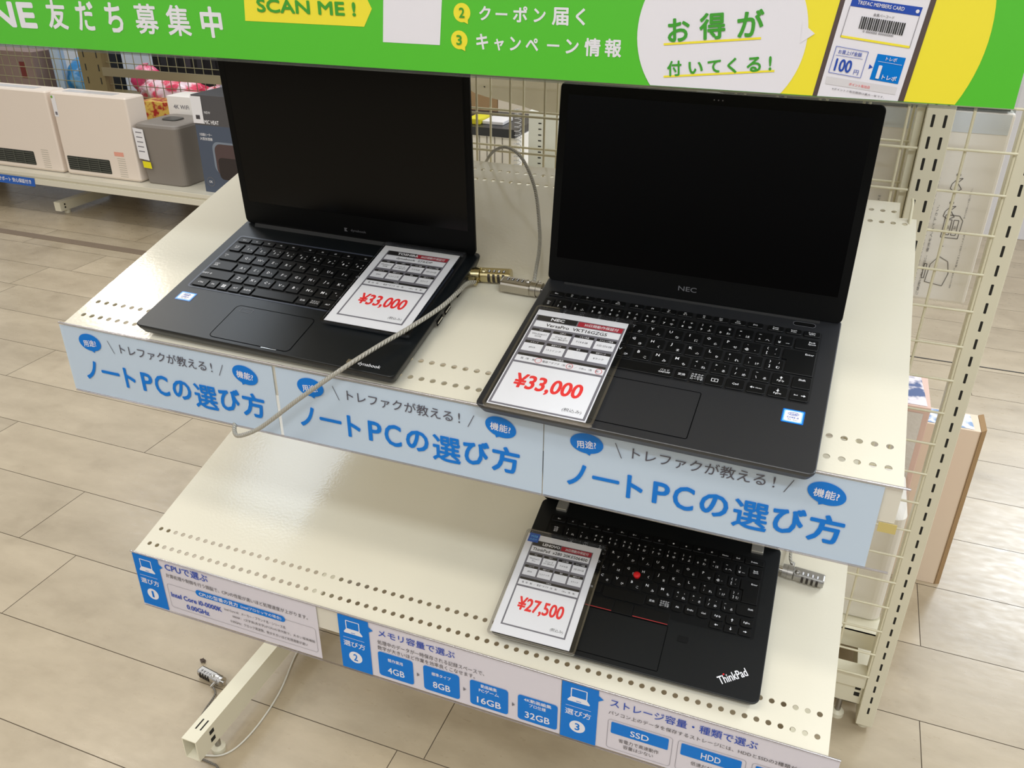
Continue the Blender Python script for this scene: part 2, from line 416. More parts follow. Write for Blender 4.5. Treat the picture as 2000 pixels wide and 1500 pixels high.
# ------------------------------------------------------------------ perforated sloping shelves
UA, LA = .2636, .277
def perf(mb, x0, n, v0, t=.0012, r=.0031, m=None, pitch=.0125, h=.0255):
    """strip of square cells, each with a punched round hole"""
    m = m or SHELF
    for i in range(n):
        cx = x0+pitch*(i+.5); cy = v0+h/2; a, b = pitch/2, h/2
        hole = []; outer = []
        for k in range(16):
            th = 2*math.pi*k/16+math.pi/16; c, s = math.cos(th), math.sin(th); hole.append((cx+r*c, cy+r*s))
            q = min(a/abs(c) if abs(c) > 1e-9 else 9, b/abs(s) if abs(s) > 1e-9 else 9); outer.append([cx+q*c, cy+q*s])
        for ang in (math.atan2(b, a), math.pi-math.atan2(b, a), math.pi+math.atan2(b, a), 2*math.pi-math.atan2(b, a)):
            k = min(range(16), key=lambda j: abs(((2*math.pi*j/16+math.pi/16)-ang+math.pi) % (2*math.pi)-math.pi))
            outer[k] = [cx+(a if math.cos(ang) > 0 else -a), cy+(b if math.sin(ang) > 0 else -b)]
        top = [(x, y, 0) for x, y in outer]+[(x, y, 0) for x, y in hole]+[(x, y, -t) for x, y in hole]
        fs = [(k, (k+1) % 16, 16+(k+1) % 16, 16+k) for k in range(16)]+[(16+k, 16+(k+1) % 16, 32+(k+1) % 16, 32+k) for k in range(16)]
        mb.add(top, fs, m)
        mb.add([(x, y, -t) for x, y in outer]+[(x, y, -t) for x, y in hole], [tuple(reversed((k, (k+1) % 16, 16+(k+1) % 16, 16+k))) for k in range(16)], m)
def shelf(label, y, z, a, D, rows_f, rows_b, group=None):
    M = T(0, y, z) @ Matrix.Rotation(a, 4, 'X')
    o = thing('display_shelf', label, 'shelf', M, 'sloping laptop shelves')
    mb = MB(); W = .9; x0 = .00625; n = 71; p = .0125; x1 = x0+n*p; h = .0255
    f0 = rows_f-h/2; f2 = f0+2*h; b0 = rows_b-h/2
    def slab(xa, xb, va, vb):
        if xb-xa < 1e-5 or vb-va < 1e-5: return
        mb.add([(xa, va, 0), (xb, va, 0), (xb, vb, 0), (xa, vb, 0)], [(0, 1, 2, 3)], SHELF)
        mb.add([(xa, va, -.0012), (xb, va, -.0012), (xb, vb, -.0012), (xa, vb, -.0012)], [(3, 2, 1, 0)], SHELF)
    slab(0, W, 0, f0); slab(0, x0, f0, f2); slab(x1, W, f0, f2)
    perf(mb, x0, n, f0); perf(mb, x0, n, f0+h)
    slab(0, W, f2, b0); slab(0, x0, b0, b0+h); slab(x1, W, b0, b0+h); perf(mb, x0, n, b0)
    xa = x0+p; xb = x1-p
    perf(mb, xa, n-2, b0+h); slab(xa, xb, b0+2*h, D)
    mb.box(xa-.0012, xa, b0+h, D, -.0012, 0, SHELF)
    mb.build('shelf_plate', o)
    lp = MB(); t = .0012
    c, s = math.cos(a), math.sin(a)
    # vertical front lip folded down, in world terms; expressed in shelf coordinates
    def loc(dy, dz): return (dy*c+dz*s, -dy*s+dz*c)
    p1 = loc(0, -.036); p2 = loc(.010, -.036); q = loc(.010, -.034)
    for (aa, bb, cc, dd) in (((0, 0), p1, (p1[0]+t, p1[1]), (t, -.001)), (p1, p2, (p2[0], p2[1]+t), (p1[0], p1[1]+t))):
        poly = [aa, bb, cc, dd]
        lp.loft([[(0, u, v) for u, v in poly], [(W, u, v) for u, v in poly]], SHELF)
    lp.build('front_lip', o)
    for xs in (0, W-t):
        sd = MB(); e1 = loc(.0, -.033)
        sd.loft([[(xx, 0, -.0005), (xx, e1[0], e1[1]), (xx, b0+h, -.030), (xx, b0+h, -.0005)] for xx in (xs, xs+t)], SHELF); sd.build('side_flange', o)
    for bx in ((.0175, .0195), (.8705+.0, .8725)):
        br = MB()
        e = (D+.018)
        br.loft([[(xx, .05, -.0025), (xx, .05, -.012), (xx, D-.02, -.05), (xx, D-.01, -.05), (xx, D-.01, -.0025)] for xx in bx], POST)
        br.build('bracket', o)
    hk = MB(); v = rows_b+.004; hk.tube([(.8925, v-.01, -.006), (.8925, v+.006, .004), (.8925, v+.018, .014), (.8925, v+.032, .012)], .0018, WIRE, 8); hk.build('hook', o)
    return o, M
US, UM = shelf('upper cream sloping perforated shelf holding two open black laptops', -.4671, .7857, UA, .459, .0208, .4118)
LS, LM = shelf('lower cream sloping perforated shelf holding one laptop at its right end', -.4512, .4401, LA, .459, .0185, .4118)
# top shelf the green header sign hangs from
ts = thing('display_shelf', 'cream shelf above both laptops, behind the big green header sign', 'shelf', T(.45, -.24, 1.155), 'sloping laptop shelves')
del ts['group']
mb = MB(); mb.box(-.45, .45, -.245, .235, 0, .0015, SHELF); mb.build('shelf_plate', ts)
mb = MB(); mb.box(-.45, .45, -.246, -.2445, -.033, .0015, SHELF); mb.build('front_lip', ts)
for x in (-.432, .422):
    mb = MB(); mb.loft([[(xx, -.19, -.001), (xx, -.19, -.01), (xx, .23, -.05), (xx, .235, -.001)] for xx in (x, x+.002)], POST); mb.build('bracket', ts)
# clear price rails
def rail(y, zt, zb, label, x1=.905):
    o = thing('clear_card_rail', label, 'card holder', T(.45, y, zt))
    mb = MB(); mb.box(-.452, x1-.45, -.0035, -.0031, zb-zt, .002, RAIL); mb.build('front_sheet', o)
    mb = MB(); mb.tube([(-.452, -.0030, .0022), (x1-.45, -.0030, .0022)], .0013, RAILRIM, 8, 0); mb.build('top_edge', o)
    mb = MB(); mb.box(-.452, x1-.45, -.0038, -.0012, zb-zt-.0006, zb-zt+.0004, RAILRIM); mb.build('bottom_edge', o)
    return o
rail(-.4672, .7862, .7005, 'clear plastic card rail along the front edge of the upper shelf')
rail(-.4514, .4415, .3495, 'clear plastic card rail along the front edge of the lower shelf', .912)
tp = MB(); tp.box(.888, .9025, -.4685, -.4679, .7405, .7500, TAPE); tag(tp.build('tape_piece'), 'small yellowed piece of tape at the right end of the upper shelf front', 'tape')

# ------------------------------------------------------------------ pale blue shelf banners
def banner(x, label, wd=.2975):
    Y = -.4684
    mb = MB(vframe(Y)); z0, z1 = .7012, .7848; n = .0014
    mb.prism([(x, z0), (x+wd, z0), (x+wd, z1), (x, z1)], 0, .0006, BLUEBAN)
    d = x-.5885
    def X(v): return v+d
    mb.flat(ellipse(X(.6304), .7694, .0160, .0107, 40), n, INKBLUE); mb.flat([(X(.628), .7600), (X(.6341), .7568), (X(.6355), .7610)], n+.00005, INKBLUE)
    mb.text('用途?', X(.6301), .7683, .0190, .0084, n+.0002, WHITE, .014, R(8))
    mb.line((X(.6574), .7762), (X(.6642), .7611), .0007, n, INKGREY); mb.line((X(.8152), .7751), (X(.8086), .7610), .0007, n, INKGREY)
    mb.tbox('トレファクが教える', X(.6737), X(.7925), .7628, .7752, n, INKGREY, .004); mb.tbox('!', X(.7985), X(.8003), .7634, .7745, n, INKGREY, .0)
    mb.flat(ellipse(X(.8430), .7680, .0162, .0110, 40, R(-12)), n, INKBLUE); mb.flat([(X(.8368), .7605), (X(.8382), .7556), (X(.8445), .7585)], n+.00005, INKBLUE)
    mb.text('機能?', X(.8428), .7676, .0212, .0086, n+.0002, WHITE, .014, R(-3))
    cs = [('ノ', .6130, .6315, .7199, .7452), ('ー', .6375, .6640, .7318, .7358), ('ト', .6710, .6865, .7190, .7450), ('P', .6957, .7115, .7199, .7440),
          ('C', .7146, .7340, .7190, .7450), ('の', .7392, .7648, .7195, .7440), ('選', .7690, .8000, .7140, .7445), ('び', .8030, .8310, .7180, .7470), ('方', .8335, .8630, .7170, .7470)]
    for c, a, b, e0, e1 in cs: mb.tbox(c, X(a), X(b), e0, e1, n, INKBLUE, .018 if c in '選PC' else .028)
    o = mb.build('shelf_banner'); return tag(o, label, 'banner', 'pale blue banners on the upper shelf edge')
banner(-.0040, 'pale blue shelf-edge banner below the left laptop, leftmost of the three', .2900)
banner(.2900, 'pale blue shelf-edge banner in the middle, crossed by the grey security cable')
banner(.5885, 'pale blue shelf-edge banner below the right laptop, rightmost of the three')

# ------------------------------------------------------------------ white guide banners on the lower shelf
def laptop_icon(mb, cx, cz, n):
    mb.ring(rrect(cx-.0098, cz-.004, cx+.0098, cz+.0105, .001, 2), rrect(cx-.0086, cz-.003, cx+.0086, cz+.0093, .0006, 2), n, WHITE)
    mb.flat([(cx-.0098, cz-.004), (cx-.0135, cz-.0095), (cx-.0125, cz-.0110), (cx+.0125, cz-.0110), (cx+.0135, cz-.0095), (cx+.0098, cz-.004)], n, WHITE)
    mb.line((cx-.003, cz-.0088), (cx+.003, cz-.0088), .0009, n+.0001, INKBLUE)
def guide(x0, x1, num, label, body):
    z0, z1 = .3512, .4408; mb = MB(vframe(-.4526)); n = .0014
    mb.prism([(x0, z0), (x1, z0), (x1, z1), (x0, z1)], 0, .0006, CARDW)
    b = x0+.0432
    mb.flat([(x0, z0), (b, z0), (b, .424), (b+.006, .4285), (b, .433), (b, z1), (x0, z1)], n, INKBLUE)
    c = x0+.0205; laptop_icon(mb, c, .4235, n+.0002)
    mb.line((c-.015, .4048), (c+.015, .4048), .0005, n+.0002, WHITE)
    mb.text('選び方', c, .3953, .031, .0095, n+.0002, WHITE, .01)
    mb.flat(ellipse(c, .3735, .0095, .0095, 32), n+.0002, WHITE); mb.text(num, c, .3735, .0060 if num != '1' else .0035, .0115, n+.0004, INKBLUE, .02)
    body(mb, n); return tag(mb.build('guide_banner'), label, 'banner', 'white guide banners on the lower shelf edge')
def obox(mb, x0, z0, x1, z1, r, w, n, m): mb.ring(rrect(x0, z0, x1, z1, r, 4), rrect(x0+w, z0+w, x1-w, z1-w, r-w, 4), n, m)
def g1(mb, n):
    mb.tbox('CPUで選ぶ', .0524, .1226, .4262, .4388, n, INKNAVY, .012)
    mb.tbox('計算処理や制御を行う頭脳で、CPUの性能が高いほど処理速度が上がります。', .0513, .2746, .4138, .4208, n, INKDARK, 0, 0, 2)
    obox(mb, .0490, .3605, .2840, .4025, .004, .0004, n, TAGGREY)
    mb.flat(rrect(.0974, .3968, .2387, .4072, .0051, 6), n+.0002, INKBLUE)
    mb.tbox('CPUの型番の見方', .1030, .1660, .3985, .4055, n+.0004, WHITE, .012, 0, 2); mb.tbox('(intelプロセッサの場合)', .1700, .2330, .3988, .4052, n+.0004, WHITE, .005, 0, 2)
    mb.tbox('Intel Core i0-0000K', .0526, .1362, .3798, .3882, n, INKNAVY, .025); mb.tbox('0.00GHz', .0757, .1130, .3650, .3735, n, INKNAVY, .025)
    for t, a, b, z in (('Intel Core i0：メーカー・ブランド名・シリーズ名', .1409, .2368, .3875), ('0000K：1文字目(赤文字)がCPUの世代数で、大きい程高機能', .1528, .2810, .3780), ('0.00GHz：クロック周波数、数が大きいほど処理速度が速い', .1480, .2687, .3685)):
        mb.tbox(t, a, b, z-.0026, z+.0026, n, INKDARK, 0, 0, 2)
def g2(mb, n):
    mb.tbox('メモリ容量で選ぶ', .3765, .4795, .4228, .4345, n, INKNAVY, .008)
    mb.tbox('処理中のデータが一時保存される記録スペースで、', .3745, .5173, .4092, .4165, n, INKDARK, 0, 0, 2)
    mb.tbox('数字が大きいほど作業を効率良くこなせます。', .3740, .5053, .4000, .4070, n, INKDARK, 0, 0, 2)
    for x0, x1, ls, g in ((.3735, .4220, ('軽作業用',), '4GB'), (.4362, .4845, ('標準タイプ',), '8GB'), (.4985, .5478, ('動画編集', 'PCゲーム'), '16GB'), (.5602, .6095, ('4K動画編集', 'プロ仕様'), '32GB')):
        mb.flat(rrect(x0, .3565, x1, .3972, .004, 5), n, INKBLUE); c = (x0+x1)/2
        for i, l in enumerate(ls):
            zz_ = .3868 if len(ls) == 1 else .3918-.0075*i
            mb.text(l, c, zz_, .0052*len(l) if l[0] != '4' else .034, .0058, n+.0002, WHITE, .012, 0, 2)
        mb.text(g, c, .3690 if len(ls) == 1 else .3672, .0078*len(g), .0105, n+.0002, WHITE, .012)
        if x1 < .6: mb.flat([(x1+.0050, .3740), (x1+.0088, .3772), (x1+.0050, .3804)], n, TAGGREY)
def g3(mb, n):
    mb.tbox('ストレージ容量・種類で選ぶ', .6703, .8312, .4225, .4348, n, INKNAVY, .008)
    mb.tbox('パソコン上のデータを保存するストレージには、HDDとSSDの2種類があります。', .6693, .9020, .4098, .4160, n, INKDARK, 0, 0, 2)
    for x0, x1, t, l1, l2 in ((.6695, .7437, 'SSD', '省電力で高速動作', '容量は少ない'), (.7493, .8233, 'HDD', '低速だが大容量', '価格が安い'), (.8295, .9040, 'SSD+HDD', '両方の長所', 'を持つ')):
        obox(mb, x0, .3555, x1, .4025, .004, .0004, n, TAGGREY); mb.flat(rrect(x0+.0040, .3810, x1-.0045, .3990, .0015, 3), n, INKBLUE)
        c = (x0+x1)/2; mb.text(t, c, .3892, .0071*len(t), .0090, n+.0002, WHITE, .01)
        mb.text(l1, c, .3723, .0058*len(l1), .0062, n, INKDARK, 0, 0, 2); mb.text(l2, c, .3640, .0058*len(l2), .0062, n, INKDARK, 0, 0, 2)
guide(-.001, .2885, '1', 'white and blue guide banner numbered 1 at the left of the lower shelf edge', g1)
guide(.3200, .6125, '2', 'white and blue guide banner numbered 2 with four blue memory-size boxes', g2)
guide(.6135, .9120, '3', 'white and blue guide banner numbered 3 at the right of the lower shelf edge', g3)

# ------------------------------------------------------------------ green header sign
def header():
    Y = -.4925; root = thing('header_sign', 'large glossy green and yellow header sign hanging above the laptops', 'sign', T(.45, Y, 1.092))
    F = T(-.45, 0, -1.092) @ Matrix(((1, 0, 0, 0), (0, 0, -1, 0), (0, 1, 0, 0), (0, 0, 0, 1)))
    mb = MB(F); Z0, Z1 = 1.0925, 1.200
    X0, X1 = -.012, .8995
    mb.prism([(X0, Z0), (X1, Z0), (X1, Z1), (X0, Z1)], 0, .003, GREEN)
    n = .0032
    def P(poly, k, m):
        q = clip(clip(clip(poly, 1, Z0+.0004, True), 1, Z1, False), 0, X1-.0003, False)
        if len(q) > 2: mb.flat(q, n+.0002*k, m)
    mb.tbox('LINE', .0120, .1025, 1.1075, 1.1293, n, SIGNW, .035)
    for c, a, b in (('友', .1167, .1395), ('だ', .1512, .1715), ('ち', .1843, .2025), ('募', .2161, .2405), ('集', .2501, .2745), ('中', .2855, .3070)):
        mb.tbox(c, a, b, 1.1080, 1.1322, n, SIGNW, .028 if c not in '募集' else .018)
    P([(.3303, 1.1225), (.4408, 1.1223), (.4486, 1.1353), (.4420, 1.1480), (.3325, 1.1480)], 0, YEL)
    mb.tbox('SCAN ME !', .3435, .4345, 1.1295, 1.1396, n+.0004, INKGRN, .03)
    P([(.4565, 1.1119), (.5052, 1.1119), (.5095, 1.1600), (.4605, 1.1600)], 0, SIGNW)
    for num, cx, cz in (('2', .5240, 1.1352), ('3', .5214, 1.1163)):
        P(ellipse(cx, cz, .0068, .0066, 32), 0, YEL); P([(cx+.001, cz-.006), (cx+.0048, cz-.0077), (cx+.0048, cz-.0040)], 1, YEL)
        mb.text(num, cx, cz, .0045, .0070, n+.0004, INKGRN, .02)
    for c, a, b, z0, z1 in (('ク', .5379, .5470, 1.1305, 1.1403), ('ー', .5508, .5601, 1.1345, 1.1360), ('ポ', .5644, .5755, 1.1302, 1.1410), ('ン', .5803, .5894, 1.1308, 1.1400), ('届', .5942, .6066, 1.1294, 1.1412), ('く', .6119, .6189, 1.1300, 1.1412),
                            ('キ', .5352, .5449, 1.1104, 1.1214), ('ャ', .5497, .5573, 1.1103, 1.1185), ('ン', .5621, .5708, 1.1108, 1.1204), ('ペ', .5745, .5842, 1.1113, 1.1200), ('ー', .5910, .6004, 1.1150, 1.1165), ('ン', .6052, .6149, 1.1108, 1.1206), ('情', .6192, .6311, 1.1098, 1.1220), ('報', .6343, .6464, 1.1100, 1.1222)):
        mb.tbox(c, a, b, z0, z1, n, SIGNW, .026 if c != 'ー' else .018)
    P(ellipse(.776, 1.137, .1, .1, 96), 0, YEL)
    P(ellipse(.7135, 1.1275, .0565, .0565, 80), 1, SIGNW); P([(.7655, 1.1375), (.7742, 1.1312), (.7660, 1.1250)], 2, SIGNW)
    for c, x, z, w, h in (('お', .6856, 1.1298, .0150, .0150), ('得', .7080, 1.1332, .0172, .0168), ('が', .7328, 1.1358, .0172, .0168), ('付', .6850, 1.1050, .0100, .0102), ('い', .6997, 1.1063, .0098, .0080), ('て', .7122, 1.1078, .0090, .0082), ('く', .7241, 1.1090, .0062, .0100), ('る', .7384, 1.1104, .0094, .0096), ('!', .7489, 1.1117, .0018, .0092)):
        mb.text(c, x, z, w, h, n+.0006, INKGRN, .024, R(6))
    mb.line((.6761, 1.1203), (.7408, 1.1270), .0014, n+.0005, YEL); mb.line((.6780, 1.0992), (.7523, 1.1071), .0013, n+.0005, YEL)
    mb.line((.680, 1.1500), (.700, 1.1516), .0014, n+.0005, YEL)
    P([(.7780, 1.0850), (.8347, 1.0850), (.8450, 1.1840), (.7910, 1.1900)], 1, PHONE)
    P([(.7810, 1.0850), (.8311, 1.0850), (.8412, 1.1780), (.7932, 1.1840)], 2, SIGNW)
    P([(.7927, 1.1483), (.8342, 1.1437), (.8350, 1.1487), (.7934, 1.1530)], 3, INKNAVY)
    mb.text('TREFAC MEMBERS CARD', .8108, 1.1490, .028, .0022, n+.0008, SIGNW, .01, R(-6.4)); P(ellipse(.8325, 1.1464, .0011, .0011, 16), 4, SIGNW)
    for a, b in (((.7902, 1.1299), (.7927, 1.1483)), ((.8323, 1.1252), (.8342, 1.1437))): mb.line(a, b, .0003, n+.0008, TAGGREY)
    mb.line((.7902, 1.1304), (.8323, 1.1257), .0013, n+.0008, YEL)
    mb.text('会員バーコード', .8137, 1.1430, .0125, .0018, n+.0008, INKDARK, 0, R(-6.4), 2)
    k = 21
    for i in range(k):
        t = i/(k-1); x = .8004+.0257*t; z = 1.1389-.0030*t
        wd = .0009 if i % 3 else .0006
        mb.line((x, z-.0036), (x+.0007, z+.0036), wd, n+.0008, INKBLACK if i not in (9, 11) else INKDARK)
    mb.text('0 000000 00000000', .8122, 1.1328, .0185, .0013, n+.0008, INKDARK, 0, R(-6.4), 2)
    def quad_outline(q, m, w=.0003):
        for i in range(4): mb.line(q[i], q[(i+1) % 4], w, n+.0009, m)
    quad_outline([(.7867, 1.1082), (.8068, 1.1058), (.8087, 1.1217), (.7888, 1.1243)], INKNAVY)
    mb.text('お買上げ金額', .7978, 1.1205, .0145, .0026, n+.0008, INKNAVY, .005, R(-6.4), 2); mb.line((.7893, 1.1190), (.8060, 1.1172), .0002, n+.0008, INKNAVY)
    mb.text('100', .7950, 1.1127, .0105, .0078, n+.0008, INKNAVY, .025, R(-6.4)); mb.text('円', .8035, 1.1090, .0030, .0030, n+.0008, INKNAVY, 0, R(-6.4), 2)
    P([(.8105, 1.1115), (.8131, 1.1126), (.8108, 1.1144)], 3, INKNAVY)
    P([(.8125, 1.1053), (.8299, 1.1033), (.8315, 1.1192), (.8144, 1.1209)], 3, INKBLUE)
    mb.text('トレポ', .8232, 1.1180, .0066, .0024, n+.001, SIGNW, .01, R(-6.4), 2); mb.line((.8155, 1.1165), (.8300, 1.1148), .0002, n+.001, SIGNW)
    mb.text('1', .8172, 1.1100, .0022, .0082, n+.001, SIGNW, .03, R(-6.4)); mb.text('トレポ', .8240, 1.1068, .0088, .0030, n+.001, SIGNW, .02, R(-6.4), 2)
    P([(.7857, 1.1009), (.8296, 1.0967), (.8300, 1.1013), (.7860, 1.1057)], 3, CARDW)
    mb.text('ポイント有効日', .8070, 1.1010, .0130, .0018, n+.001, PRICE, 0, R(-6.4), 2); mb.text('※ポイントの有効期限は最大一年です。', .8070, 1.0965, .0330, .0014, n+.001, INKDARK, 0, R(-6.4), 1)
    d = ellipse(.776, 1.137, .1, .1, 96)
    mb.build('sign_board', root)
    e = MB(F); e.box(X0-.001, X1+.0012, Z0-.0022, Z0-.0004, -.0015, .0048, clear('sign_edge', (.9, .93, .9), .3, .15))
    e.box(X0-.001, X1+.0012, Z0-.0008, Z1+.001, .0050, .0054, clear('sign_cover', (.985, .99, .985), .035, .03)); e.build('clear_cover', root)
header()

# ------------------------------------------------------------------ laptops
NUM = [('1','!','ぬ',''),('2','"','ふ',''),('3','#','あ','ぁ'),('4','$','う','ぅ'),('5','%','え','ぇ'),('6','&','お','ぉ'),('7',"'",'や','ゃ'),('8','(','ゆ','ゅ'),('9',')','よ','ょ'),('0','','わ','を'),('-','=','ほ',''),('^','~','へ',''),('¥','|','ー','')]
QR = [('Q','','た',''),('W','','て',''),('E','','い','ぃ'),('R','','す',''),('T','','か',''),('Y','','ん',''),('U','','な',''),('I','','に',''),('O','','ら',''),('P','','せ',''),('@','`','゛',''),('[','{','゜','「')]
AR = [('A','','ち',''),('S','','と',''),('D','','し',''),('F','','は',''),('G','','き',''),('H','','く',''),('J','','ま',''),('K','','の',''),('L','','り',''),(';','+','れ',''),(':','*','け',''),(']','}','む','」')]
ZR = [('Z','','つ','っ'),('X','','さ',''),('C','','そ',''),('V','','ひ',''),('B','','こ',''),('N','','み',''),('M','','も',''),(',','<','ね','、'),('.','>','る','。'),('/','?','め','・'),('\\','_','ろ','')]
def keyset(num, q, a, z, extras, p=18.8, kw=16.4, rows=(), kh=15.4, narrow=None):
    """list of (x0, y0, x1, y1, legend) in mm"""
    K = []
    for lst, x0, top in ((NUM, num, rows[1]), (QR, q, rows[2]), (AR, a, rows[3]), (ZR, z, rows[4])):
        x = x0
        for i, l in enumerate(lst):
            w, pp = kw, p
            if narrow and narrow(lst, i): w, pp = kw-3.2, p-2.9
            K.append((x, top-kh, x+w, top, l)); x += pp
    for e in extras: K.append(e)
    return K
def key_mesh(parent, k, h0, style, enter=None):
    x0, y0, x1, y1, lg = k; mm = .001
    mb = MB(); th = .0013
    if enter:
        poly = [(x*mm, y*mm) for x, y in enter]
    else:
        r = 1.4
        if style == 'T' and y1-y0 > 10:                      # rounded lower corners
            poly = [(x0, y1), (x0, y0+3.2), (x0+.9, y0+1.0), (x0+3.6, y0), (x1-3.6, y0), (x1-.9, y0+1.0), (x1, y0+3.2), (x1, y1)]
            poly = [(x*mm, y*mm) for x, y in poly]
        else: poly = rrect(x0*mm, y0*mm, x1*mm, y1*mm, r*mm, 3)
    mb.prism(poly, h0, h0+th, KEY, .00035)
    n = h0+th+.00012; w, h = x1-x0, y1-y0; cx, cy = (x0+x1)/2, (y0+y1)/2
    def t(s, x, y, sz, wt=.012, m=LEG):
        if s: mb.tn(s, x*mm, y*mm, sz*mm, n, m, wt, 'c', 1)
    if isinstance(lg, tuple):
        M_, S_, Kn, Ks = lg
        if style == 'D':
            if M_.isalpha(): t(M_, cx-.8, cy+.2, 5.6, .02); t(Kn, cx+4.2, cy-.6, 3.4)
            else: t(S_, cx-4.6, cy+3.4, 3.6); t(M_, cx-1.0, cy-.8, 5.0, .02); t(Ks, cx+4.2, cy+3, 2.6); t(Kn, cx+4.4, cy-2.2, 3.2)
        else:
            big = 5.2 if style == 'N' else 5.0
            if M_.isalpha(): t(M_, x0+4.2, y1-4.4, big, .012); t(Kn, x1-4.6, y0+4.4, 4.2); t(Ks, x1-4.2, y1-4.2, 3)
            else: t(S_, x0+4, y1-4.0, 3.8); t(M_, x0+4, y0+4.6, 4.4); t(Ks, x1-4.4, y1-4, 3.4); t(Kn, x1-4.6, y0+4.4, 4.2)
    elif lg:
        ls = lg.split('|'); N_ = len(ls); big = (h > 9)
        s0 = {1: 3.6, 2: 3.1, 3: 3.0}[N_] if big else (2.9 if N_ == 1 else 2.4)
        if style != 'N' and big and w < 24: s0 *= .92
        for i, l in enumerate(ls):
            if l == 'WIN':
                for dx in (-1.3, 1.3):
                    for dy in (-1.3, 1.3): mb.flat([((cx+dx+a)*mm, (cy+dy+b)*mm) for a, b in ((-1.1, -1.1), (1.1, -1.1), (1.1, 1.1), (-1.1, 1.1))], n, LEG)
                continue
            if l == 'SQ':
                mb.ring(rrect((cx-3.2)*mm, (cy-2.2)*mm, (cx+3.2)*mm, (cy+2.2)*mm, .0003, 2), rrect((cx-2.7)*mm, (cy-1.7)*mm, (cx+2.7)*mm, (cy+1.7)*mm, .0002, 2), n, LEG); t('S', cx, cy, 3.2); continue
            if l in ('UP', 'DN', 'LT', 'RT'):
                a = {'UP': 90, 'DN': -90, 'LT': 180, 'RT': 0}[l]; c, s = math.cos(R(a)), math.sin(R(a))
                ox = cx+(0 if l in ('UP', 'DN') or N_ == 1 else (-3.6 if l == 'LT' else 3.6)); oy = cy+(1.8 if l in ('UP', 'DN') and N_ > 1 else 0)
                q = [(-2.0, -.4), (.2, -.4), (.2, -1.5), (2.0, 0), (.2, 1.5), (.2, .4), (-2.0, .4)]
                mb.flat([((ox+x*c-y*s)*mm, (oy+x*s+y*c)*mm) for x, y in q], n, LEG); continue
            if N_ > 1 and 'LT' in ls: t(l, cx+2.4, cy, 2.2); continue
            if N_ > 1 and 'RT' in ls: t(l, cx-3.0, cy, 2.2); continue
            yy = cy+((N_-1)/2-i)*s0*1.02
            if N_ > 1 and ('UP' in ls or 'DN' in ls): yy = cy-2.4
            xx = cx
            if big and w > 19 and lg != 'パッド|ON/OFF':        # wide keys carry their legend near the outer edge
                xx = x1-6 if cx > 150 else x0+6
            if lg == 'パッド|ON/OFF': xx = x1-8
            if lg in ('Enter', 'Back|space', 'Back|Space', 'Delete', 'Shift') and cx > 150: yy = (y1-4.2)-(i*s0*1.02)
            t(l, xx, yy, s0, .012)
    return mb.build('key_cap', parent)

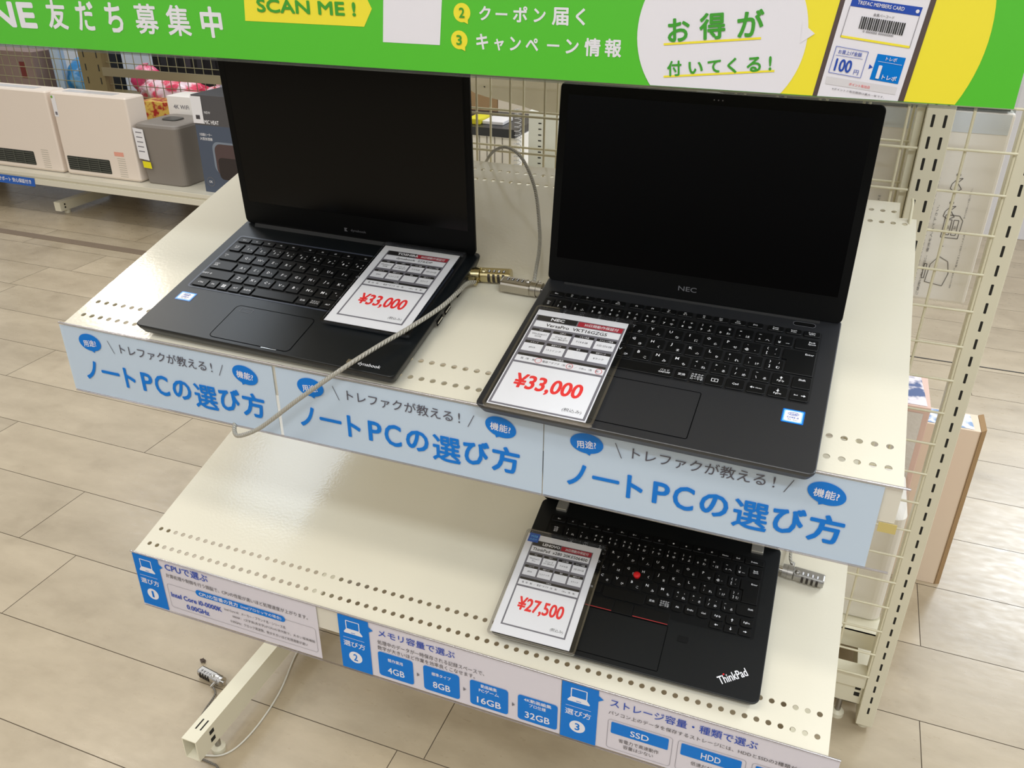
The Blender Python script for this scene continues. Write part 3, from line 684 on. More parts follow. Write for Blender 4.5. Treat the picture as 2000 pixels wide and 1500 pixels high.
def place(M, ox, ov, t): return M @ T(ox, ov, 0) @ Matrix.Rotation(t, 4, 'Z')
def laptop(label, M, W, D, th, body, style, keys, well, pad, lidL, phi, lidmat, screen, Dh, lidx=(0, 0), rc=.008, enter=None):
    o = thing('laptop', label, 'laptop', M)
    mb = MB(); e = .004
    rings = []
    for h, ins in ((.0035, .010), (.0060, .0035), (th-.0042, .0006), (th-.0014, 0), (th-.0004, .0002), (th, .0009)):
        rings.append([(x, y, h) for x, y in rrect(ins, ins, W-ins, D-ins, rc, 5)])
    mb.loft(rings, body)
    n = th+.00015
    # touch pad
    px0, py0, px1, py1, pr = [v*.001 for v in pad]
    mb.build('body', o)
    tp_ = MB(); tp_.flat(rrect(px0, py0, px1, py1, pr, 4), n, body)
    tp_.ring(rrect(px0-.0008, py0-.0008, px1+.0008, py1+.0008, pr+.0008, 4), rrect(px0, py0, px1, py1, pr, 4), n+.0001, LINE); tp_.build('touch_pad', o)
    kb = MB(); wx0, wy0, wx1, wy1 = [v*.001 for v in well]
    kb.flat(rrect(wx0, wy0, wx1, wy1, .0025, 4), n, KEYWELL if style != 'N' else mat('nec_deck', (24, 25, 27), .40, spec=.5))
    if style == 'D':
        rm = mat('rim_navy', (62, 66, 78), .35)
        a, b = rrect(wx0, wy0, wx1, wy1, .0025, 4), rrect(wx0-.0022, wy0-.0022, wx1+.0022, wy1+.0022, .0045, 4)
        kb.add([(x, y, n) for x, y in a]+[(x, y, n+.0001) for x, y in b], [(i, (i+1) % len(a), len(a)+(i+1) % len(a), len(a)+i) for i in range(len(a))], rm)
    kob = kb.build('keyboard', o)
    for k in keys: key_mesh(kob, k, n+.0002, style)
    if enter: key_mesh(kob, enter[0], n+.0002, style, enter[1])
    for fx in (.03, W-.05):
        for fy in (.018, D-.03):
            r = MB(); r.prism(rrect(fx, fy, fx+.022, fy+.006, .002, 3), .0, .004, RUBBER); r.build('rubber_foot', o)
    # lid
    c, s = math.cos(phi), math.sin(phi)
    F = Matrix(((1, 0, 0, 0), (0, c, -s, Dh), (0, s, c, th-.0005), (0, 0, 0, 1)))
    ld = MB(F); x0, x1 = lidx[0], W+lidx[1]
    ld.loft([[(x, y, q) for x, y in rrect(x0+i, .001+i*.5, x1-i, lidL-i, rc, 5)] for q, i in ((-.0050, .0025), (-.0042, .0004), (-.0006, 0), (0, .0007))], lidmat)
    if style == 'N': ld.tbox('NEC', W/2-.0100, W/2+.0090, .0105, .0155, .0006, LEGD, .012)
    if style == 'D':
        ld.flat([(W/2-.0150, .0085), (W/2-.0105, .0085), (W/2-.0125, .0108), (W/2-.0105, .0130), (W/2-.0150, .0130)], .0006, LEGD); ld.tbox('dynabook', W/2-.006, W/2+.0150, .0085, .0125, .0006, LEGD, 0)
    lo = ld.build('lid', o)
    sc = MB(F); a, b, c_, d = screen
    sc.flat(rrect(a, b, c_, d, .0005, 2), .00025, SCREEN); sc.ring(rrect(a-.0016, b-.0016, c_+.0016, d+.0016, .001, 2), rrect(a, b, c_, d, .0005, 2), .0004, BEZEL)
    sc.build('display_panel', lo)
    if style == 'N':
        w_ = MB(F)
        for dx in (-.004, 0, .004): w_.flat(ellipse(W/2+.005+dx, lidL-.0065, .0007, .0007, 10), .0006, LEGD)
        w_.build('webcam', lo)
    hb = MB()
    if style == 'D':
        hb.loft([[(xx, Dh-.007, th-.001), (xx, Dh-.003, th+.0035), (xx, Dh+.003, th+.003), (xx, Dh+.004, th-.008), (xx, Dh-.004, th-.008)] for xx in (.018, W-.018)], BLK); hb.build('hinge', o)
    elif style == 'N':
        hb.loft([[(xx, Dh-.004, th-.001), (xx, Dh-.002, th+.002), (xx, Dh+.004, th+.001), (xx, Dh+.004, th-.008), (xx, Dh-.003, th-.008)] for xx in (.02, W-.02)], BLK); hb.build('hinge', o)
    else:
        for x in (.022, W-.035):
            hb = MB(); hb.box(x, x+.0145, Dh-.0135, Dh+.001, th-.001, th+.0042, mat('hinge_silver', (188, 186, 178), .3, metal=.6)); hb.build('hinge', o, bevel=.001)
    return o, n
def sticker(parent, x0, y0, x1, y1, n):
    mb = MB(); mb.flat(rrect(x0, y0, x1, y1, .001, 3), n+.0001, STICK); i = .0022
    mb.flat(rrect(x0+i*.55, y0+i*.55, x1-i*.55, y1-i*.55, .001, 3), n+.00018, STICKL)
    mb.flat(rrect(x0+i, y0+i, x1-i, y1-i, .0016, 3), n+.00025, WHITE); cx = (x0+x1)/2; H = y1-y0
    mb.ring(ellipse(cx, y1-H*.33, .0048, .0022, 20), ellipse(cx, y1-H*.33, .0044, .0018, 20), n+.0004, INKNAVY)
    mb.text('intel', cx, y1-H*.33, .0062, .0024, n+.0004, INKNAVY, .01, 0, 2); mb.text('CORE i5', cx, y1-H*.60, .0100, .0020, n+.0004, INKNAVY, .01, 0, 2); mb.text('8th Gen', cx, y1-H*.76, .0080, .0014, n+.0004, TAGGREY, 0, 0, 1)
    return tag(mb.build('sticker', parent), 'blue and white processor sticker', None)

# right laptop on the upper shelf
rows = (184.5, 171.5, 152.8, 134.2, 115.6, 97.0)
ex = [(10.9, 177.0, 26.5, 184.6, 'Esc')]
fl_ = ['F1|✕', 'F2|-', 'F3', 'F4|ECO', 'F5', 'F6', 'F7|☼-', 'F8|☼+', 'F9|◁-', 'F10|◁+', 'F11|ScrLk', 'F12']
for i, l in enumerate(fl_):
    x = (28.5, 98.9, 168.7)[i//4]+16.9*(i % 4); ex.append((x, 177.0, x+15.0, 184.6, l))
ex += [(239, 177.0, 254, 184.6, 'Pause|Break'), (256.3, 177.0, 271.0, 184.6, 'Insert|PrtSc'), (273, 177.0, 288.3, 184.6, 'Delete|SysRq'),
       (10, 156.1, 21, 171.5, '半/|全'), (267, 156.1, 288.5, 171.5, 'Back|Space'), (10, 137.4, 31, 152.8, 'Tab'), (10, 118.8, 36, 134.2, 'Caps'),
       (10, 100.2, 46, 115.6, 'Shift'), (254, 100.2, 270, 115.6, 'UP|PgUp'), (272, 100.2, 288.5, 115.6, 'Shift'),
       (10, 83.6, 27, 97, 'Ctrl'), (29.4, 83.6, 44, 97, 'Fn'), (46.4, 83.6, 61, 97, 'WIN'), (63.4, 83.6, 78, 97, 'Alt'), (80.4, 83.6, 96, 97, '無変換'),
       (98.4, 83.6, 165.8, 97, 'パッド|ON/OFF'), (168, 83.6, 180.4, 97, '変換'), (182.6, 83.6, 194.6, 97, 'カタカナ|ひらがな|ローマ字'), (196.8, 83.6, 213.2, 97, 'SQ'), (215.5, 83.6, 232, 97, 'Ctrl'),
       (234.3, 83.6, 250.8, 97, 'LT|Home'), (253.2, 83.6, 270, 97, 'PgDn|DN'), (272.4, 83.6, 288.6, 97, 'End|RT')]
nk = keyset(23.2, 33.2, 38.2, 48.1, ex, 18.8, 16.3, rows, 15.4)
ent = ((258.5, 118.8, 288.3, 152.8, 'Enter'), [(263, 118.8), (288.3, 118.8), (288.3, 152.8), (258.5, 152.8), (258.5, 137.4), (263, 137.4)])
NM = place(UM, .5247, -.0150, -.018)
NL, nn = laptop('open graphite laptop with large black screen at the right of the upper shelf', NM, .3055, .212, .0175, NBODY, 'N', nk, (8.5, 82, 290, 186), (98, 11, 196.5, 71, 1.5),
                .2055, R(84)-UA, BEZEL, (.0085, .0270, .2970, .1940), .2045, rc=.0055, enter=ent)
mb = MB(); mb.flat(rrect(.2615, .1925, .2820, .1985, .0029, 5), nn+.0001, KEYWELL); mb.ring(rrect(.2610, .1920, .2825, .1990, .0034, 5), rrect(.2615, .1925, .2820, .1985, .0029, 5), nn+.0002, LEGD); mb.build('power_button', NL)
sticker(NL, .2695, .0550, .2885, .0722, nn)
# left laptop on the upper shelf
rows = (180.0, 168.0, 149.0, 130.0, 111.5, 92.5); ex = [(17.9, 172.2, 34.5, 180, 'ESC')]
for i in range(12):
    x = (36.5, 113.0, 189.0)[i//4]+17.6*(i % 4); ex.append((x, 172.2, x+15.4, 180, 'F%d' % (i+1)))
ex += [(261, 172.2, 278, 180, 'PRTSC'), (281, 172.2, 301, 180, 'DEL'), (18, 153.0, 33, 168, '半/全|漢字'), (283, 153, 302, 168, 'BACK|SPACE'), (17, 134, 42.5, 149, 'TAB|→'), (17, 115, 48.5, 130, 'CAPS|英数'),
       (17, 96.5, 57.0, 111.5, 'SHIFT ⇧'), (270, 96.5, 302, 111.5, 'SHIFT'), (17.6, 80, 36, 92.5, 'CTRL'), (38, 80, 50, 92.5, 'FN'), (52.4, 80, 66, 92.5, 'WIN'), (68.4, 80, 82.2, 92.5, 'ALT'),
       (84.6, 80, 98.5, 92.5, '無変換'), (100.8, 80, 156.5, 92.5, ''), (158.8, 80, 172.4, 92.5, '変換'), (174.8, 80, 188.6, 92.5, 'カタカナ|ひらがな'), (191, 80, 205, 92.5, 'ALT'), (207.4, 80, 221, 92.5, 'APP'), (223.4, 80, 237, 92.5, 'CTRL'),
       (250, 80, 265, 92.5, 'LT'), (267.6, 80, 283, 92.5, 'DN'), (285.6, 80, 301, 92.5, 'RT')]
dk = keyset(35.6, 45.0, 51.2, 59.6, ex, 19.0, 16.6, rows, 15.2)
ent = ((273.6, 115, 302, 149, 'ENTER'), [(279.5, 115), (302, 115), (302, 149), (273.6, 149), (273.6, 134), (279.5, 134)])
DM = place(UM, .1095, .0035, -.018)
DL, dn = laptop('open dark navy laptop at the left of the upper shelf', DM, .3240, .2225, .0180, DBODY, 'D', dk, (15, 78.5, 304.5, 184), (97.2, 5.5, 197.5, 60.5, 5),
                .2180, R(93.5)-UA, BEZEL, (.0105, .0300, .3115, .2040), .2145, (.0015, -.0040), .006, enter=ent)
mb = MB(); mb.ring(rrect(.1048, .0510, .1205, .0573, .001, 3), rrect(.1052, .0514, .1201, .0569, .0008, 3), dn+.0002, LEGD); mb.build('fingerprint_reader', DL)
sticker(DL, .0150, .0515, .0365, .0665, dn)
mb = MB(); n_ = dn+.0002; mb.flat([(.2660, .0068), (.2735, .0068), (.2700, .0098), (.2735, .0128), (.2660, .0128)], n_, NICKEL); mb.tbox('dynabook', .2790, .3045, .0062, .0120, n_, LEG, .005); tag(mb.build('logo_badge', DL), 'silver lettering badge', None)
mb = MB(); mb.line((.1650, .0042), (.1840, .0042), .0007, dn+.0002, CHROME); mb.build('status_light_bar', DL)
for i, (v0, v1) in enumerate(((.150, .164), (.118, .132), (.098, .112))):
    mb = MB(); mb.box(.3236, .3244, v0, v1, .0068, .0125, LINE); mb.box(.3240, .3246, v0+.001, v1-.001, .0085, .0105, CHROME if i else KEYWELL); mb.build('side_port', DL)
# laptop on the lower shelf
rows = (184.5, 170.5, 152.2, 134.0, 116.3, 98.6)
ex = [(22, 176, 40, 184.5, 'Esc')]
sy = ['✕', '◁-', '◁+', '✕', '☼-', '☼+', '▭', '⌂', '●', '✱', '▤', '☆']
for i in range(12):
    x = (42.0, 107.5, 173.0)[i//4]+15.8*(i % 4); ex.append((x, 176, x+14.4, 184.5, sy[i]))
ex += [(236.8, 176, 251.3, 183.6, 'Home'), (252.6, 176, 266.2, 183.6, 'End'), (267.8, 175.4, 290.2, 183.0, 'Delete'), (22, 155.5, 41, 170.5, '半角/|全角|漢字'), (274.8, 156.8, 290, 170.5, 'Back|space'),
       (22, 137.2, 49, 152.2, '⇤|⇥'), (22, 119, 54, 134, 'Caps'), (22, 101.3, 62, 116.3, 'Shift'), (267.6, 102.6, 289.4, 116.3, 'Shift'), (22, 84, 36, 98.6, 'Fn'), (38.5, 84, 53, 98.6, 'Ctrl'), (55.5, 84, 70, 98.6, 'WIN'), (72.5, 84, 87, 98.6, 'Alt'),
       (89.5, 86.8, 110.6, 98.6, '無変換'), (112.8, 84, 163.6, 98.6, ''), (165.4, 86.8, 178.8, 98.6, '変換'), (180.8, 86.8, 193.6, 98.6, 'カタカナ|ひらがな|ローマ字'), (195.5, 86.8, 208.9, 98.6, 'Alt'), (210.9, 86.8, 224, 98.6, 'PrtSc'), (225.9, 86.8, 239.3, 98.6, 'Ctrl'),
       (241.6, 88.2, 256.3, 98.4, 'PgUp'), (258.2, 87.4, 272.6, 98.2, 'UP'), (274.6, 88.2, 288.8, 98.4, 'PgDn'), (241.6, 77.4, 256.3, 86.4, 'LT'), (258.2, 76.6, 272.6, 86, 'DN'), (274.6, 77.0, 288.4, 86.4, 'RT')]
tk = keyset(43.0, 51.8, 56.6, 65.3, ex, 18.55, 16.3, rows, 14.6, narrow=lambda l, i: (l is NUM and i >= 10) or (l is QR and i >= 10) or (l is AR and i >= 10) or (l is ZR and i >= 99))
ent = ((267.6, 120.2, 289.2, 151.2, 'Enter'), [(271.6, 120.2), (289.2, 120.2), (289.2, 151.2), (267.6, 151.2), (267.6, 137.4), (271.6, 137.4)])
TM = place(LM, .8246-.3077*math.cos(.016), .0255-.3077*.016, .016)
TL, tn_ = laptop('open black laptop with red pointing stick on the lower shelf', TM, .3077, .2098, .0178, TBODY, 'T', tk, (19, 75, 292, 186.5), (97, 7.5, 196.6, 65.2, 1.0),
                 .2000, R(98)-LA, BEZEL, (.0120, .0260, .2960, .1850), .2070, enter=ent)
mb = MB(); mb.cyl((.1471, .1225, tn_), (.1471, .1225, tn_+.0030), .0040, REDT, 20, .0044); mb.sphere((.1471, .1225, tn_+.0028), .0044, REDT, 16, 8, (1, 1, .45)); tag(mb.build('pointing_stick', TL), 'red pointing stick', None)
for x0, x1, nm in ((.0970, .1300, 'l'), (.1312, .1530, 'm'), (.1542, .1966, 'r')):
    mb = MB(); mb.prism(rrect(x0, .0662, x1, .0815, .0012, 3), tn_, tn_+.0012, KEY, .0003)
    if nm != 'm': mb.box(x0+.0006, x1-.0006, .0664, .0672, tn_+.0012, tn_+.0014, REDL)
    mb.build('pad_button', TL)
mb = MB(); mb.prism(rrect(.2105, .0500, .2225, .0580, .0014, 3), tn_, tn_+.0003, KEYWELL); mb.build('fingerprint_reader', TL)
mb = MB(); a = R(35); mb.text('ThinkPad', .2765, .0248, .0335, .0098, tn_+.0002, LEG, .02, a); mb.flat(ellipse(.2668, .0243, .0010, .0010, 12), tn_+.0004, REDT); tag(mb.build('logo_badge', TL), 'silver slanted lettering badge with a red dot', None)

# ------------------------------------------------------------------ price cards in clear cases
def price_card(label, M, brand, model, price, vals, margin, circles=False, corner=False, dx=0, thick=.0032):
    W, H = .107, .156; o = thing('price_card', label, 'price card', M, 'price cards lying on the laptops')
    pm = margin; px0, py0, px1, py1 = .0035+dx, .0045, .0995+dx, .1500
    pb = MB(); n = .0016
    pb.prism([(px0, py0), (px1, py0), (px1, py1), (px0, py1)], n-.0004, n, WHITE)
    gx0, gx1 = px0+pm, px1-pm; gy0, gy1 = py0+(.006 if pm > .004 else .0012), py1-.0085
    if pm > .004: gy0 = py0+.012
    n += .0001; pb.flat([(gx0, gy0), (gx1, gy0), (gx1, gy1), (gx0, gy1)], n, TAGGREY); n += .0001
    w = gx1-gx0; h = gy1-gy0
    def B(a, b, c, d, m): pb.flat([(gx0+a*w, gy1-d*h), (gx0+b*w, gy1-d*h), (gx0+b*w, gy1-c*h), (gx0+a*w, gy1-c*h)], n, m)
    def Tt(s, a, b, c, d, m, wt=0, rs=2): pb.tbox(s, gx0+a*w, gx0+b*w, gy1-d*h, gy1-c*h, n+.0001, m, wt, 0, rs)
    B(.02, .475, .005, .062, INKBLACK); Tt(brand, .18, .18+.045*len(brand)+.02, .016, .050, WHITE, .04, 2)
    B(.49, .985, .008, .062, TAGRED); Tt('30日間動作保証付', .56, .94, .018, .052, WHITE, .012)
    B(.025, .98, .070, .140, WHITE); Tt(model, .5-.018*len(model), .5+.018*len(model), .088, .124, INKBLACK, .014)
    heads = (('OS', 'CPU', 'メモリ容量', 'ストレージ容量'), ('ドライブ', '画面サイズ', '備考', '状態ランク'))
    for r in range(2):
        y = .160+.145*r
        for c in range(4):
            a = .03+.243*c; B(a, a+.215, y, y+.030, INKBLACK); hd = heads[r][c]; L = .022*len(hd)
            Tt(hd, a+.107-L/2*.95, a+.107+L/2*.95, y+.006, y+.024, WHITE, 0, 1)
            B(a, a+.215, y+.030, y+.118, WHITE); v = vals[r][c]
            ls = v.split('|') if v else []
            for i, l in enumerate(ls):
                lw = min(.19, .018*len(l)+.012*sum(ord(q) > 1000 for q in l)); yy = y+.062+.026*i if len(ls) > 1 else y+.074
                Tt(l, a+.107-lw/2, a+.107+lw/2, yy-.010, yy+.010, INKDARK, 0, 1)
    y = .452; B(.025, .98, y, y+.026, INKBLACK); Tt('付属品', .45, .53, y+.005, y+.021, WHITE, 0, 1); B(.025, .98, y+.026, y+.088, WHITE)
    Tt('箱（有・無）／  電源アダプタ（有・無）／  Office（有・無）', .08, .93, y+.044, y+.068, INKDARK, 0, 1)
    if circles:
        for cx in (.275, .615, .925):
            ex_ = gx0+cx*w; ey = gy1-(y+.057)*h
            pb.ring(ellipse(ex_, ey, .0034, .0038, 20), ellipse(ex_, ey, .0029, .0033, 20), n+.0003, PENRED)
    B(.025, .975, .560, .985, WHITE); Tt(price, .14, .86, .665, .835, PRICE, .030, 4); Tt('(税込み)', .74, .94, .915, .955, INKDARK, 0, 1)
    if corner:
        q = .0125; pb.flat([(px0+.002, py1-q), (px0+.002+q*1.1, py1-q), (px0+.002+q*1.1, py1+.001), (px0+.002, py1+.001)], n+.0003, mat('corner_blue', (20, 85, 180), .4)); pb.text('WEB', px0+.0089, py1-.0038, .0095, .0032, n+.0005, STICKL, .01, 0, 2); pb.text('出品中', px0+.0089, py1-.0085, .0095, .0032, n+.0005, STICKL, 0, 0, 1)
    pb.build('paper_tag', o)
    cb = MB(); cb.flat(rrect(.0006, .0006, W-.0006, H-.0006, .004, 5), thick-.0003, CLEAR)
    cb.flat(rrect(.0006, .0006, W-.0006, H-.0006, .004, 5), .0004, CLEAR); cb.build('clear_case', o)
    rb = MB(); a, b = rrect(0, 0, W, H, .0045, 5), rrect(.0022, .0022, W-.0022, H-.0022, .003, 5)
    for z0_, z1_ in ((.0002, thick),):
        rb.ring(a, b, z1_, CLEARRIM)
        k = len(a); rb.add([(x, y, z0_) for x, y in a]+[(x, y, z1_) for x, y in a], [(i, (i+1) % k, k+(i+1) % k, k+i) for i in range(k)], CLEARRIM)
        rb.add([(x, y, z0_) for x, y in b]+[(x, y, z1_) for x, y in b], [(k+i, k+(i+1) % k, (i+1) % k, i) for i in range(k)], CLEARRIM)
    rb.build('case_rim', o)
    return o
V1 = (('Windows11|HOME', 'Core i5|CPU:第8世代', 'PC4 8GB', 'SSD:256GB'), ('#N/A', '13.3インチ', '', 'Bランク'))
V2 = (('Windows10|Pro', 'Core i5|CPU:第8世代', 'PC4 8GB', 'SSD:256GB'), ('#N/A', '12.5インチ', '', 'Bランク'))
def on(M, x, v, t, h): return M @ T(x, v, h) @ Matrix.Rotation(t, 4, 'Z')
price_card('clear-cased price card reading 33,000 with red pen circles, on the right laptop', on(UM, .5335, -.0192, -.012, .0205), 'NEC', 'VersaPro  VKT16GZG5', '¥33,000', V1, .0012, True)
price_card('clear-cased price card reading 33,000 with wide white margins, on the left laptop', on(UM, .3178, .0535, -.006, .0212), 'TOSHIBA', 'dynabook  S73/DP', '¥33,000', V1, .0085)
price_card('price card reading 27,500 with a blue corner mark, on the lower-shelf laptop', on(LM, .5150, .0165, .022, .0205), 'LENOVO', 'ThinkPad  x280 20KES06400', '¥27,500', V2, .0085, corner=True)

# ------------------------------------------------------------------ combination cable locks
def lock(label, pos, ang, metal, cable, cmat, M0=None, rr=.0022, roll=0, flatside=False, dig='0000', s=1.0, side=-1, sw=-1):
    """lock lying along its own +x, collar at the origin; M0 maps the shelf or floor frame to the world"""
    M = (M0 or Matrix.Identity(4)) @ T(*pos) @ Matrix.Rotation(ang, 4, 'Z')
    o = thing('cable_lock', label, 'cable lock', M)
    c = MB(); r = .0090*s
    c.cyl((-.004*s, 0, r), (.0, 0, r), r*.35, CHROME, 12); c.cyl((0, 0, r), (.0060*s, 0, r), r*.88, metal, 24); c.cyl((.0062*s, 0, r), (.0125*s, 0, r), r*.96, metal, 24); c.build('collar', o)
    b = MB(); sec = []
    k = 24
    for i in range(k):
        a = 2*math.pi*i/k+roll; q = .93 if not flatside else (1.0 if i % 2 == 0 else .99)
        y, z = r*q*math.cos(a), r*q*math.sin(a)
        z = max(min(z, r*.74), -r*.98); y = max(min(y, r*.86), -r*.86); sec.append((y, z))
    b.loft([[(x, y*f, r+z*f) for y, z in sec] for x, f in ((.0128*s, .9), (.0140*s, 1), (.0470*s, 1), (.0485*s, .9))], metal, smooth=False)
    b.sphere((.0175*s, side*r*.25, r*1.62), .0034*s, metal, 14, 8); b.build('lock_body', o)
    for i in range(4):
        x = (.0240+.0056*i)*s; d = MB(); d.cyl((x-.0014*s, side*r*.22, r*.98), (x+.0014*s, side*r*.22, r*.98), r*.80, DIALK, 24)
        G = Matrix(((1, 0, 0, 0), (0, 1, 0, 0), (0, 0, 1, 0), (0, 0, 0, 1)))
        d.F = G; d.text(dig[i], x, side*r*.22, .0019*s, .0042*s, r*1.79, LEG, .03, 0 if side < 0 else math.pi); d.build('dial', o)
    l = MB(); l.cyl((.0100*s, sw*r*.7, r*.9), (.0100*s, sw*r*1.75, r*.75), .0030*s, metal, 14, .0024*s); l.build('swivel', o)
    if cable and cable != 'up':
        inv = M.inverted(); cb = MB(); p0 = (.0100*s, sw*r*1.4, r*.8)
        cb.tube([p0]+[tuple(inv @ Vector(p)) for p in cable], rr, cmat, 10, 8); cb.build('cable', o)
    return o
def sp(M, x, v, h): return tuple(M @ Vector((x, v, h)))
# brass lock on the left laptop: cable sweeps across the price card, over the shelf edge, hangs in front of the banners and loops back underneath
lock('pale brass combination lock whose thick cable loops from the left laptop over the banners', (.4340, .1905, .0), R(8), GOLD,
     [sp(UM, .4420, .1650, .0150), sp(UM, .4440, .1350, .024), sp(UM, .4400, .1000, .0290), sp(UM, .4235, .0602, .0300), sp(UM, .4060, .0270, .030), sp(UM, .3900, -.0010, .0280), (.3720, -.487, .7990), (.3285, -.4905, .7637), (.2929, -.4905, .7329), (.2708, -.490, .7154),
      (.2452, -.488, .7013), (.2310, -.478, .6985), (.2215, -.462, .7040), (.2180, -.448, .7180), (.2160, -.430, .7350), (.2120, -.400, .748)], CABLE, UM, .0024, dig='3514')
lock('grey nickel combination lock at the right laptop, its cable arching up to the mesh', (.5250, .1800, .0), R(180-2), NICKEL,
     [(.5115, -.285, .8440), (.5060, -.262, .8560), (.5009, -.24, .8655), (.4873, -.2, .8762), (.4631, -.15, .9101), (.4276, -.1, .9333), (.3949, -.07, .9385), (.3647, -.04, .925), (.3408, -.01, .9024), (.3240, .010, .8793), (.315, .022, .80), (.31, .022, .60)], CABLE, UM, .0021, flatside=True, dig='7777')
lock('silver combination lock on the right side of the lower-shelf laptop', (.8262, .2105, .0), R(-4), STEEL,
     [sp(LM, .8330, .2290, .0110), sp(LM, .8320, .2600, .0080), sp(LM, .8300, .3200, .0050), sp(LM, .8100, .400, .0040)], CABLE, LM, .0020, dig='1111', sw=1)
fz = .0022
lock('silver combination lock lying on the floor beside the left base leg', (-.0560, -.2935, .0), R(172), CHROME,
     [(-.0535, -.318, .006), (-.0511, -.3461, fz), (-.0459, -.3672, fz), (-.030, -.400, fz), (-.005, -.430, fz), (.0117, -.4320, fz), (.0300, -.4330, fz), (.0420, -.4353, fz), (.070, -.455, fz), (.11, -.50, fz), (.20, -.56, fz)], CABLED, None, .0018, dig='3377', s=1.12, side=1, sw=1)
mb = MB(); mb.tube([(.05, .01, .40), (.045, -.02, .25), (.035, -.06, .12), (.025, -.10, .03), (.022, -.14, .006), (.023, -.185, fz), (.0454, -.2665, fz), (.053, -.3345, fz), (.0493, -.3855, fz), (.036, -.412, fz), (.0124, -.4235, fz), (-.002, -.4260, fz)], .0015, mat('steel_wire', (215, 212, 200), .3), 10, 8)
tag(mb.build('steel_cable'), 'thin pale steel cable curving over the floor right of the left base leg', 'cable')
mb = MB()
for k in range(26):
    a = random.random()*6.28; b = random.random()*3.1; p = [(-.1261+.006*math.cos(a+i)*random.random(), -.2605+.005*math.sin(a+b*i)*random.random(), .001+.005*random.random()) for i in range(5)]
    mb.tube(p, .0005, mat('lint', (95, 82, 74), .9), 4, 3)
tag(mb.build('dust_ball'), 'small brown tuft of lint on the floor by the fallen lock', 'dust', kind='stuff')

# ------------------------------------------------------------------ rear side of the same gondola
WB = mat('white_carton', (252, 247, 240), .5, noise=.04, nscale=6)
PRN = mat('print_grey', (120, 116, 112), .6)
rs = thing('rear_shelf', 'cream shelf on the back side of the laptop gondola, seen through the mesh', 'shelf', T(.45, .26, .812))
mb = MB(); mb.box(-.45, .10, -.2, .2, -.0015, 0, SHELF); mb.box(-.45, .10, .197, .2, -.03, 0, SHELF); mb.build('shelf_plate', rs)
rs = thing('rear_base_shelf', 'cream base shelf on the back side of the laptop gondola near the floor', 'shelf', T(.45, .26, .16))
mb = MB(); mb.box(-.45, .555, -.185, .2, -.0015, 0, POST); mb.box(-.45, .555, -.185, -.183, -.035, 0, POST); mb.box(-.45, .555, .198, .2, -.03, 0, POST); mb.build('shelf_plate', rs)
for x in (-.43, .42, .535):
    mb = MB(); mb.box(x, x+.03, -.19, .19, -.125, -.08, POST); mb.box(x, x+.03, .15, .19, -.082, -.001, POST); mb.build('base_leg', rs)
    mb = MB(); mb.cyl((x+.015, .16, -.16), (x+.015, .16, -.12), .012, POST, 12); mb.build('glide_foot', rs)
# curved cream plate
mb = MB(vframe(.150)); mb.prism([(.10, 1.00), (.10, .990), (.2396, .9750), (.2573, .9660), (.2763, .9615), (.2926, .9590), (.3138, .9555), (.3361, .9515), (.3583, .9465), (.3923, .9425), (.50, .936), (.60, .94), (.60, 1.02), (.10, 1.02)], 0, .004, SHELF)
mb.line((.10, .9772), (.60, .9790), .0010, .0045, POST)
mb.flat([(.2720, .9772), (.2750, .9772), (.2745, .9745)], .0046, SLOT)
cpl = thing('product_backing_plate', 'large cream plate with a curved lower edge hanging behind the mesh', 'panel', T(0, 0, 0)); mb.build('plate', cpl)
for x in (.15, .36, .55):
    hk = MB(); hk.tube([(x, .142, 1.0), (x, .100, 1.012), (x, .060, 1.013), (x, .036, 1.0135)], .002, WIRE, 8); hk.build('hook', cpl)
def solid(name, label, cat, x0, x1, y0, y1, z0, z1, m, bev=.002, extra=None, group=None):
    o = thing(name, label, cat, T((x0+x1)/2, (y0+y1)/2, z0), group)
    W, D, H = (x1-x0)/2, (y1-y0)/2, z1-z0
    mb = MB(); mb.box(-W, W, -D, D, 0, H, m); mb.build('body', o, bevel=bev)
    if extra:
        e = MB(Matrix(((1, 0, 0, 0), (0, 0, -1, -D), (0, 1, 0, 0), (0, 0, 0, 1)))); extra(e, W, H, D); e.build('print', o)
    return o
for i in range(8):
    x = .154+.0147*i
    def ex_(e, W, H, D): e.line((-W+.0012, .002), (-W+.0012, H-.002), .0008, .0006, PRN)
    solid('media_case', 'white upright case in the row behind the mesh, under the black tray', 'case', x, x+.0140, .30, .42, .812, .868, WB, .001, ex_, 'white cases in a row behind the mesh')
mb = MB(); mb.loft([[(x0, .295, .8682), (x1, .295, .8682), (x1, .44, .8682), (x0, .44, .8682)] for x0, x1 in ((.10, .268),)]+[[(x0, .293, .8830), (x1, .293, .8830), (x1, .442, .8830), (x0, .442, .8830)] for x0, x1 in ((.098, .270),)], mat('tray_black', (38, 40, 46), .35, bump=.3, bscale=60))
tag(mb.build('black_tray'), 'black tray lying on top of the white cases', 'tray')
solid('yellow_packet', 'yellow and white packet on the black tray', 'packet', .170, .195, .31, .36, .8832, .893, mat('packet_yellow', (225, 215, 40), .5), .001)
solid('paper_slip', 'white folded slip on the black tray beside the yellow packet', 'paper', .196, .236, .32, .37, .8832, .889, WHITE, .001)
solid('brown_box', 'brown box standing behind the black tray', 'box', .03, .173, .450, .455, .812, .99, CARTOND, .001)
solid('cream_box', 'cream box standing right of the brown box behind the mesh', 'box', .1745, .300, .450, .458, .812, .99, mat('cream_carton', (232, 220, 200), .6), .001)
mb = MB(); pts = []
for i in range(15*14): a = 2*math.pi*i/14; pts.append((.277+.0062*math.cos(a), .285+.0062*math.sin(a), .8145+.108*i/(15*14)))
